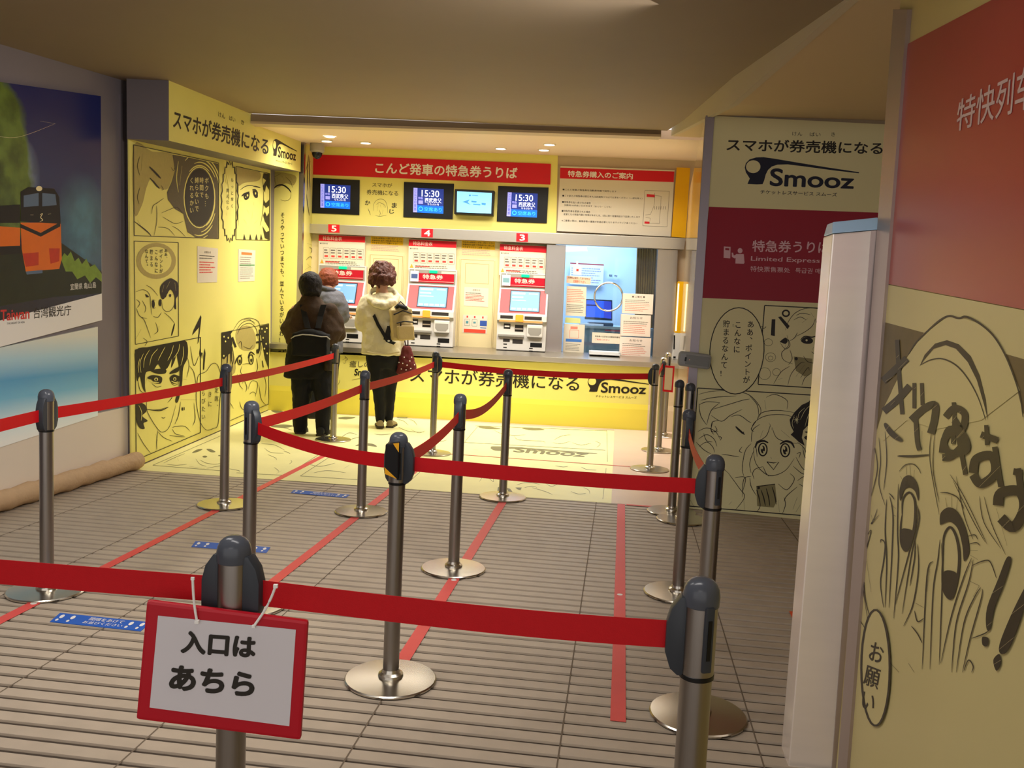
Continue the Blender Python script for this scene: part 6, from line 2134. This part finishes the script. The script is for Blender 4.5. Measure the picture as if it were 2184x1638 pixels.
b.ball(w(815, 582, .01), (.112, .118, .122))
b.ball(w(815, 594, .0), (.118, .11, .075))
for k in range(46):
    a, e = rd.uniform(0, 2 * pi), rd.uniform(-.7, 1.2)
    if sin(a) > .5 and e < .5:
        continue
    d_ = Vector((cos(a) * cos(e * .8), sin(a) * cos(e * .8), sin(e)))
    c = w(815, 583, .01) + Vector((d_.x * .100, d_.y * .105, d_.z * .108))
    b.limb([c, c + Vector((d_.x * .014 + rd.uniform(-.02, .02), d_.y * .014, -.035)), c + Vector((d_.x * .024, d_.y * .02, -.07))], [.022, .024, .016], 8)
for k in range(13):
    a = pi + pi * k / 12
    b.limb([w(815, 590, .0) + Vector((.105 * cos(a), .105 * sin(a), 0)), w(815, 602, .0) + Vector((.118 * cos(a), .108 * sin(a), rd.uniform(-.02, .01)))], [.03, .02], 8)
fused(b, 'hair', HAIRA, t, .008, 3, folds(.03, .04))
shoe(f, 'shoe', w(811, 913, -.10), w(808, 913, .14) * 1, TANS, t)
shoe(f, 'shoe', Vector((w(830, 913).x, f.f.y + .02, 0)), Vector((w(833, 913).x, f.f.y + .26, 0)), TANS, t)
for o_ in [c for c in COL.objects if c.parent == t and c.name.startswith('shoe')]:
    pass

# ---- her backpack, hanging from one shoulder
bk_ = thing('backpack', w(850, 735, -.2), 'khaki backpack with black straps slung on the cream jacket', 'backpack')
RB_ = Matrix.Rotation(.35, 3, 'Z') @ Matrix.Rotation(-.09, 3, 'Y')
b = MB()
cc_ = w(856, 692, -.20)
b.box(cc_, (.20, .13, .30), RB_)
b.ball(cc_ + RB_ @ Vector((0, 0, .13)), (.10, .07, .06))
b.ball(cc_ + RB_ @ Vector((0, -.04, -.02)), (.095, .06, .14))
fused(b, 'main_bag', KHAKI, bk_, .010, 6, folds(.02, .07))
b = MB()
b.box(cc_ + RB_ @ Vector((.015, -.10, -.075)), (.16, .05, .14), RB_)
fused(b, 'front_pocket', KHAKI, bk_, .009, 5)
b = MB()
for pts in ([(-.07, -.112, .02), (0, -.128, .035), (.095, -.105, .02)], [(.095, -.06, .10), (.0, -.095, .135), (-.085, -.07, .10)], [(-.03, -.115, .02), (-.035, -.11, -.12)], [(-.06, -.05, .16), (0, -.02, .22), (.05, -.03, .165)]):
    b.tube([cc_ + RB_ @ Vector(p) for p in pts], .006, 8)
b.build('zip', STRAP, bk_)
b = MB()
b.tube([cc_ + RB_ @ Vector(p) for p in ((-.05, .0, .16), (-.03, -.07, .185), (.03, -.085, .16), (.06, -.04, .14))], [.018, .022, .02, .014], 10)
b.build('top_handle', STRAP, bk_, smooth=True)
b = MB()
for pts, wd in (([w(797, 672, -.135), w(806, 692, -.165), w(818, 712, -.18), w(826, 727, -.20), w(842, 733, -.2)], .016), ([w(843, 640, -.12), w(838, 670, -.14), w(834, 700, -.16), w(828, 725, -.19)], .026)):
    pp = []
    n = len(pts)
    for sgn_ in (-1, 1):
        pp.append([p + Vector((wd * sgn_ * .7, 0, wd * sgn_ * .7 if wd < .02 else 0)) for p in pts])
    vs = pp[0] + pp[1] + [p + Vector((0, .006, 0)) for p in pp[0] + pp[1]]
    fs = []
    for i in range(n - 1):
        fs += [(i, i + 1, n + i + 1, n + i), (2 * n + i, 3 * n + i, 3 * n + i + 1, 2 * n + i + 1), (i, 2 * n + i, 2 * n + i + 1, i + 1), (n + i, n + i + 1, 3 * n + i + 1, 3 * n + i)]
    b.add(vs, fs)
b.build('shoulder_strap', STRAP, bk_)
b = MB()
b.box(w(831, 712, -.175), (.085, .012, .14), Matrix.Rotation(.25, 3, 'Y'))
b.build('back_pad', STRAP, bk_, bevel=.005)
b = MB()
b.ball(w(829, 727, -.205), (.012, .005, .008), 12, 8)
b.build('strap_badge', mat('badge_white', (220, 220, 220), .4), bk_)

# ---- maroon dotted bag on her arm
bg = thing('tote_bag', w(866, 800, -.02), 'maroon drawstring bag with white dots hanging at the right of the cream jacket', 'bag')
b = MB()
b.loft([(w(869, 800, -.02), .095, .05), (w(868, 792, -.02), .105, .055), (w(867, 770, -.02), .085, .05), (w(867, 748, -.02), .055, .04), (w(868, 738, -.02), .035, .03)])
fused(b, 'pouch', MAROON, bg, .009, 4, folds(.03, .05))
b = MB()
b.tube([w(866, 740, -.02), w(861, 715, .0), w(864, 694, .03), w(870, 715, .0), w(870, 740, -.02)], .006, 8)
b.build('cord', mat('maroon_cord', (60, 24, 24), .8), bg)
b = MB()
for (u, v) in ((851, 773), (859, 775), (868, 779), (878, 762), (856, 787), (866, 789), (876, 786), (884, 778), (874, 770), (862, 762)):
    b.ball(w(u, v, -.085 + abs(u - 868) * .0015), (.006, .006, .006), 8, 6)
b.build('white_dots', WHT, bg)

# ---- person in dark clothes, nearer the camera
f = Fig(664, 926)
t = thing('person', f.f, 'person with short dark hair in a dark brown cape, seen from behind', 'person')
w = f.w
b = MB()
b.ball(w(662, 607, .02), (.076, .09, .105))
b.limb([w(662, 625), w(663, 645)], [.052, .06])
b.loft([(w(664, 652), .11, .08), (w(665, 680), .16, .10), (w(665, 720), .13, .09), (w(664, 770), .13, .09), (w(663, 795), .11, .08)])
for hx, kx, ax, d in ((648, 646, 642, .0), (684, 690, 688, -.04)):
    b.limb([w(hx, 800), w(kx, 855, d), w(ax, 912, d)], [.068, .05, .04])
for sx, ex, hx in ((632, 622, 645), (700, 712, 690)):
    b.limb([w(sx, 662), w(ex, 705, 0), w(hx, 712, .24)], [.055, .045, .03])
face(b, w(662, 607, .02), (.15, 1, -.1))
fused(b, 'body', SKIN, t, .012, 4)
hb_ = MB()
hand(hb_, w(645, 712, .24), (.1, 1, 0), (1, 0, 0), (0, 0, 1))
hand(hb_, w(690, 712, .24), (-.1, 1, 0), (-1, 0, 0), (0, 0, 1))
hb_.build('hands', SKIN, t, smooth=True)
b = MB()
for hx, kx, ax, d in ((645, 643, 640, .0), (685, 692, 688, -.04)):
    b.limb([w(hx, 790), w((hx + kx) / 2, 822, d * .5), w(kx, 855, d), w(ax, 890, d), w(ax, 918, d)], [.105, .10, .082, .07, .062])
fused(b, 'trousers', BLKT, t, .012, 4, folds(.02, .08))
b = MB()
b.loft([(w(663, 622), .065, .065), (w(664, 634), .085, .08), (w(664, 646), .13, .105), (w(665, 662), .20, .135), (w(667, 684), .245, .15), (w(668, 704), .275, .16), (w(664, 722), .255, .155), (w(662, 738), .215, .14)])
b.limb([w(630, 675, 0), w(617, 700, .02), w(630, 722, .1)], [.085, .08, .06])
b.limb([w(700, 665, 0), w(716, 688, .04), w(722, 715, .16)], [.09, .08, .06])
cape = fused(b, 'cape', BRNP, t, .012, 5, folds(.04, .12))
b = MB()
b.loft([(w(664, 716), .20, .15), (w(661, 735), .205, .155), (w(659, 760), .21, .155), (w(657, 785), .215, .155), (w(656, 806), .225, .15)])
fused(b, 'long_coat', BLKC, t, .012, 5, folds(.03, .1))
b = MB()
for x in (-1, 1):
    b.limb([w(662 + x * 8, 604, .0), w(662 + x * 13, 614, -.01), w(663 + x * 12, 626, -.02)], [.05, .05, .04])
b.ball(w(662, 606, -.005), (.108, .115, .118))
b.ball(w(663, 621, -.015), (.098, .10, .06))
fused(b, 'hair', HAIRD, t, .009, 4, folds(.012, .03))
for sx, e in ((641, .02), (688, -.05)):
    x = w(sx, 926).x
    shoe(f, 'shoe', Vector((x, f.f.y - .07 + e, 0)), Vector((x + (.02 if sx > 660 else -.01), f.f.y + .17 + e, 0)), mat('black_shoe', (20, 19, 19), .5), t, .085, .045)
# black backpack of that person
bk2 = thing('backpack', w(663, 760, -.3), 'black backpack with white piping on the back of the dark brown cape', 'backpack')
b = MB()
b.box(w(663, 735, -.20), (.32, .13, .20))
b.ball(w(663, 718, -.21), (.155, .07, .07))
fused(b, 'main_bag', BLKC, bk2, .011, 8, folds(.02, .1))
b = MB()
pts = [w(621, 722, -.25), w(628, 717, -.275), w(645, 713.5, -.285), w(663, 714.5, -.285), (w(685, 718, -.285)), w(697, 718, -.275), w(704, 724, -.25)]
b.tube(pts, .005, 8)
b.build('white_piping', mat('grey_white_piping', (176, 172, 166), .6), bk2)
b = MB()
for pts in ([w(645, 650, -.11), w(650, 675, -.155), w(656, 700, -.22)], [w(690, 650, -.11), w(683, 675, -.155), w(678, 700, -.22)]):
    vs = [p + Vector((d_, 0, 0)) for d_ in (-.025, .025) for p in pts] + [p + Vector((d_, .012, 0)) for d_ in (-.025, .025) for p in pts]
    n = 3
    fs = []
    for i in range(n - 1):
        fs += [(i, i + 1, n + i + 1, n + i), (2 * n + i, 3 * n + i, 3 * n + i + 1, 2 * n + i + 1), (i, 2 * n + i, 2 * n + i + 1, i + 1), (n + i, n + i + 1, 3 * n + i + 1, 3 * n + i)]
    b.add(vs, fs)
b.build('shoulder_strap', STRAP, bk2)
# ring-handled handbag at the side
hg = thing('handbag', w(706, 800, -.02), 'dark handbag with a pale ring handle at the side of the dark coat', 'bag')
b = MB()
b.loft([(w(703, 790, -.06), .05, .09), (w(703, 775, -.06), .055, .10), (w(704, 757, -.06), .045, .08), (w(705, 748, -.06), .025, .05)])
fused(b, 'pouch', mat('dark_brown_leather', (40, 28, 20), .5), hg, .010, 4)
b = MB()
cx = w(703, 743, -.06)
b.tube([cx + Vector((.032 * cos(a * pi / 14), .0, .055 * sin(a * pi / 14))) for a in range(29)], .007, 8)
b.build('ring_handle', mat('pale_ring', (206, 186, 150), .4), hg, smooth=True)

# ---- person in grey leaning over machine 5
f = Fig(690, 893)
t = thing('person', f.f, 'person with chestnut hair and grey tweed jacket leaning over ticket machine 5', 'person')
w = f.w
b = MB()
b.ball(w(702, 594, -.02), (.078, .095, .10))
b.limb([w(700, 604, -.04), w(694, 622, -.08)], [.052, .06])
b.loft([(w(694, 630, -.08), .10, .085), (w(694, 655, -.06), .16, .11), (w(692, 690, -.02), .145, .105), (w(690, 730, .0), .13, .09), (w(690, 760), .12, .085), (w(690, 772), .11, .08)])
for hx, ax in ((676, 668), (704, 700)):
    b.limb([w(hx, 765), w((hx + ax) / 2, 825, .0), w(ax, 884, .02)], [.066, .05, .04])
for sx, ex, ev, hx, hv in ((668, 660, 678, 690, 690), (720, 732, 668, 735, 676)):
    b.limb([w(sx, 640, -.06), w(ex, ev, .0), w(hx, hv, .24)], [.055, .045, .03])
face(b, w(702, 594, -.02), (.75, .65, -.25))
fused(b, 'body', SKIN, t, .012, 4)
hb_ = MB()
hand(hb_, w(735, 676, .24), (.2, 1, .1), (1, 0, 0), (0, 0, 1), curl=.6)
hand(hb_, w(690, 690, .24), (-.1, 1, 0), (-1, 0, 0), (0, 0, 1))
hb_.build('hands', SKIN, t, smooth=True)
b = MB()
b.loft([(w(698, 614, -.06), .075, .07), (w(696, 626, -.075), .14, .10), (w(695, 645, -.07), .195, .125), (w(694, 680, -.03), .19, .13), (w(692, 720, .0), .19, .135), (w(690, 752, .0), .20, .14)])
b.limb([w(718, 636, -.06), w(727, 655, -.03), w(732, 676, .02), w(735, 678, .2)], [.085, .08, .07, .05])
b.limb([w(672, 640, -.06), w(664, 665, -.02), w(662, 682, .02), w(688, 692, .2)], [.085, .078, .07, .05])
gj = fused(b, 'jacket', GRYJ, t, .012, 5, folds(.03, .09))
b = MB()
b.tube([w(683, 612, -.13), w(697, 616, -.15), w(712, 619, -.10), w(720, 632, -.02)], [.02, .025, .022, .015], 10)
b.build('collar', mat('grey_tweed_dark', (74, 74, 80), .85), gj, smooth=True)
b = MB()
for hx, ax in ((675, 668), (705, 700)):
    b.limb([w(hx, 750), w(hx * .6 + ax * .4, 790), w((hx + ax) / 2, 825), w(ax, 888, .02)], [.10, .095, .075, .062])
fused(b, 'trousers', mat('navy_trousers', (22, 24, 34), .8), t, .012, 4, folds(.02, .08))
b = MB()
b.ball(w(700, 592, -.035), (.10, .108, .105))
b.ball(w(690, 600, -.06), (.075, .07, .075))
b.limb([w(716, 596, .0), w(718, 606, .0)], [.03, .02])
fused(b, 'hair', HAIRR, t, .009, 3, folds(.02, .03))
for sx in (668, 700):
    x = w(sx, 893).x
    shoe(f, 'shoe', Vector((x, f.f.y - .06, 0)), Vector((x, f.f.y + .18, 0)), mat('black_shoe', (20, 19, 19), .5), t, .08, .043)

bpy.data.objects.remove(FO)
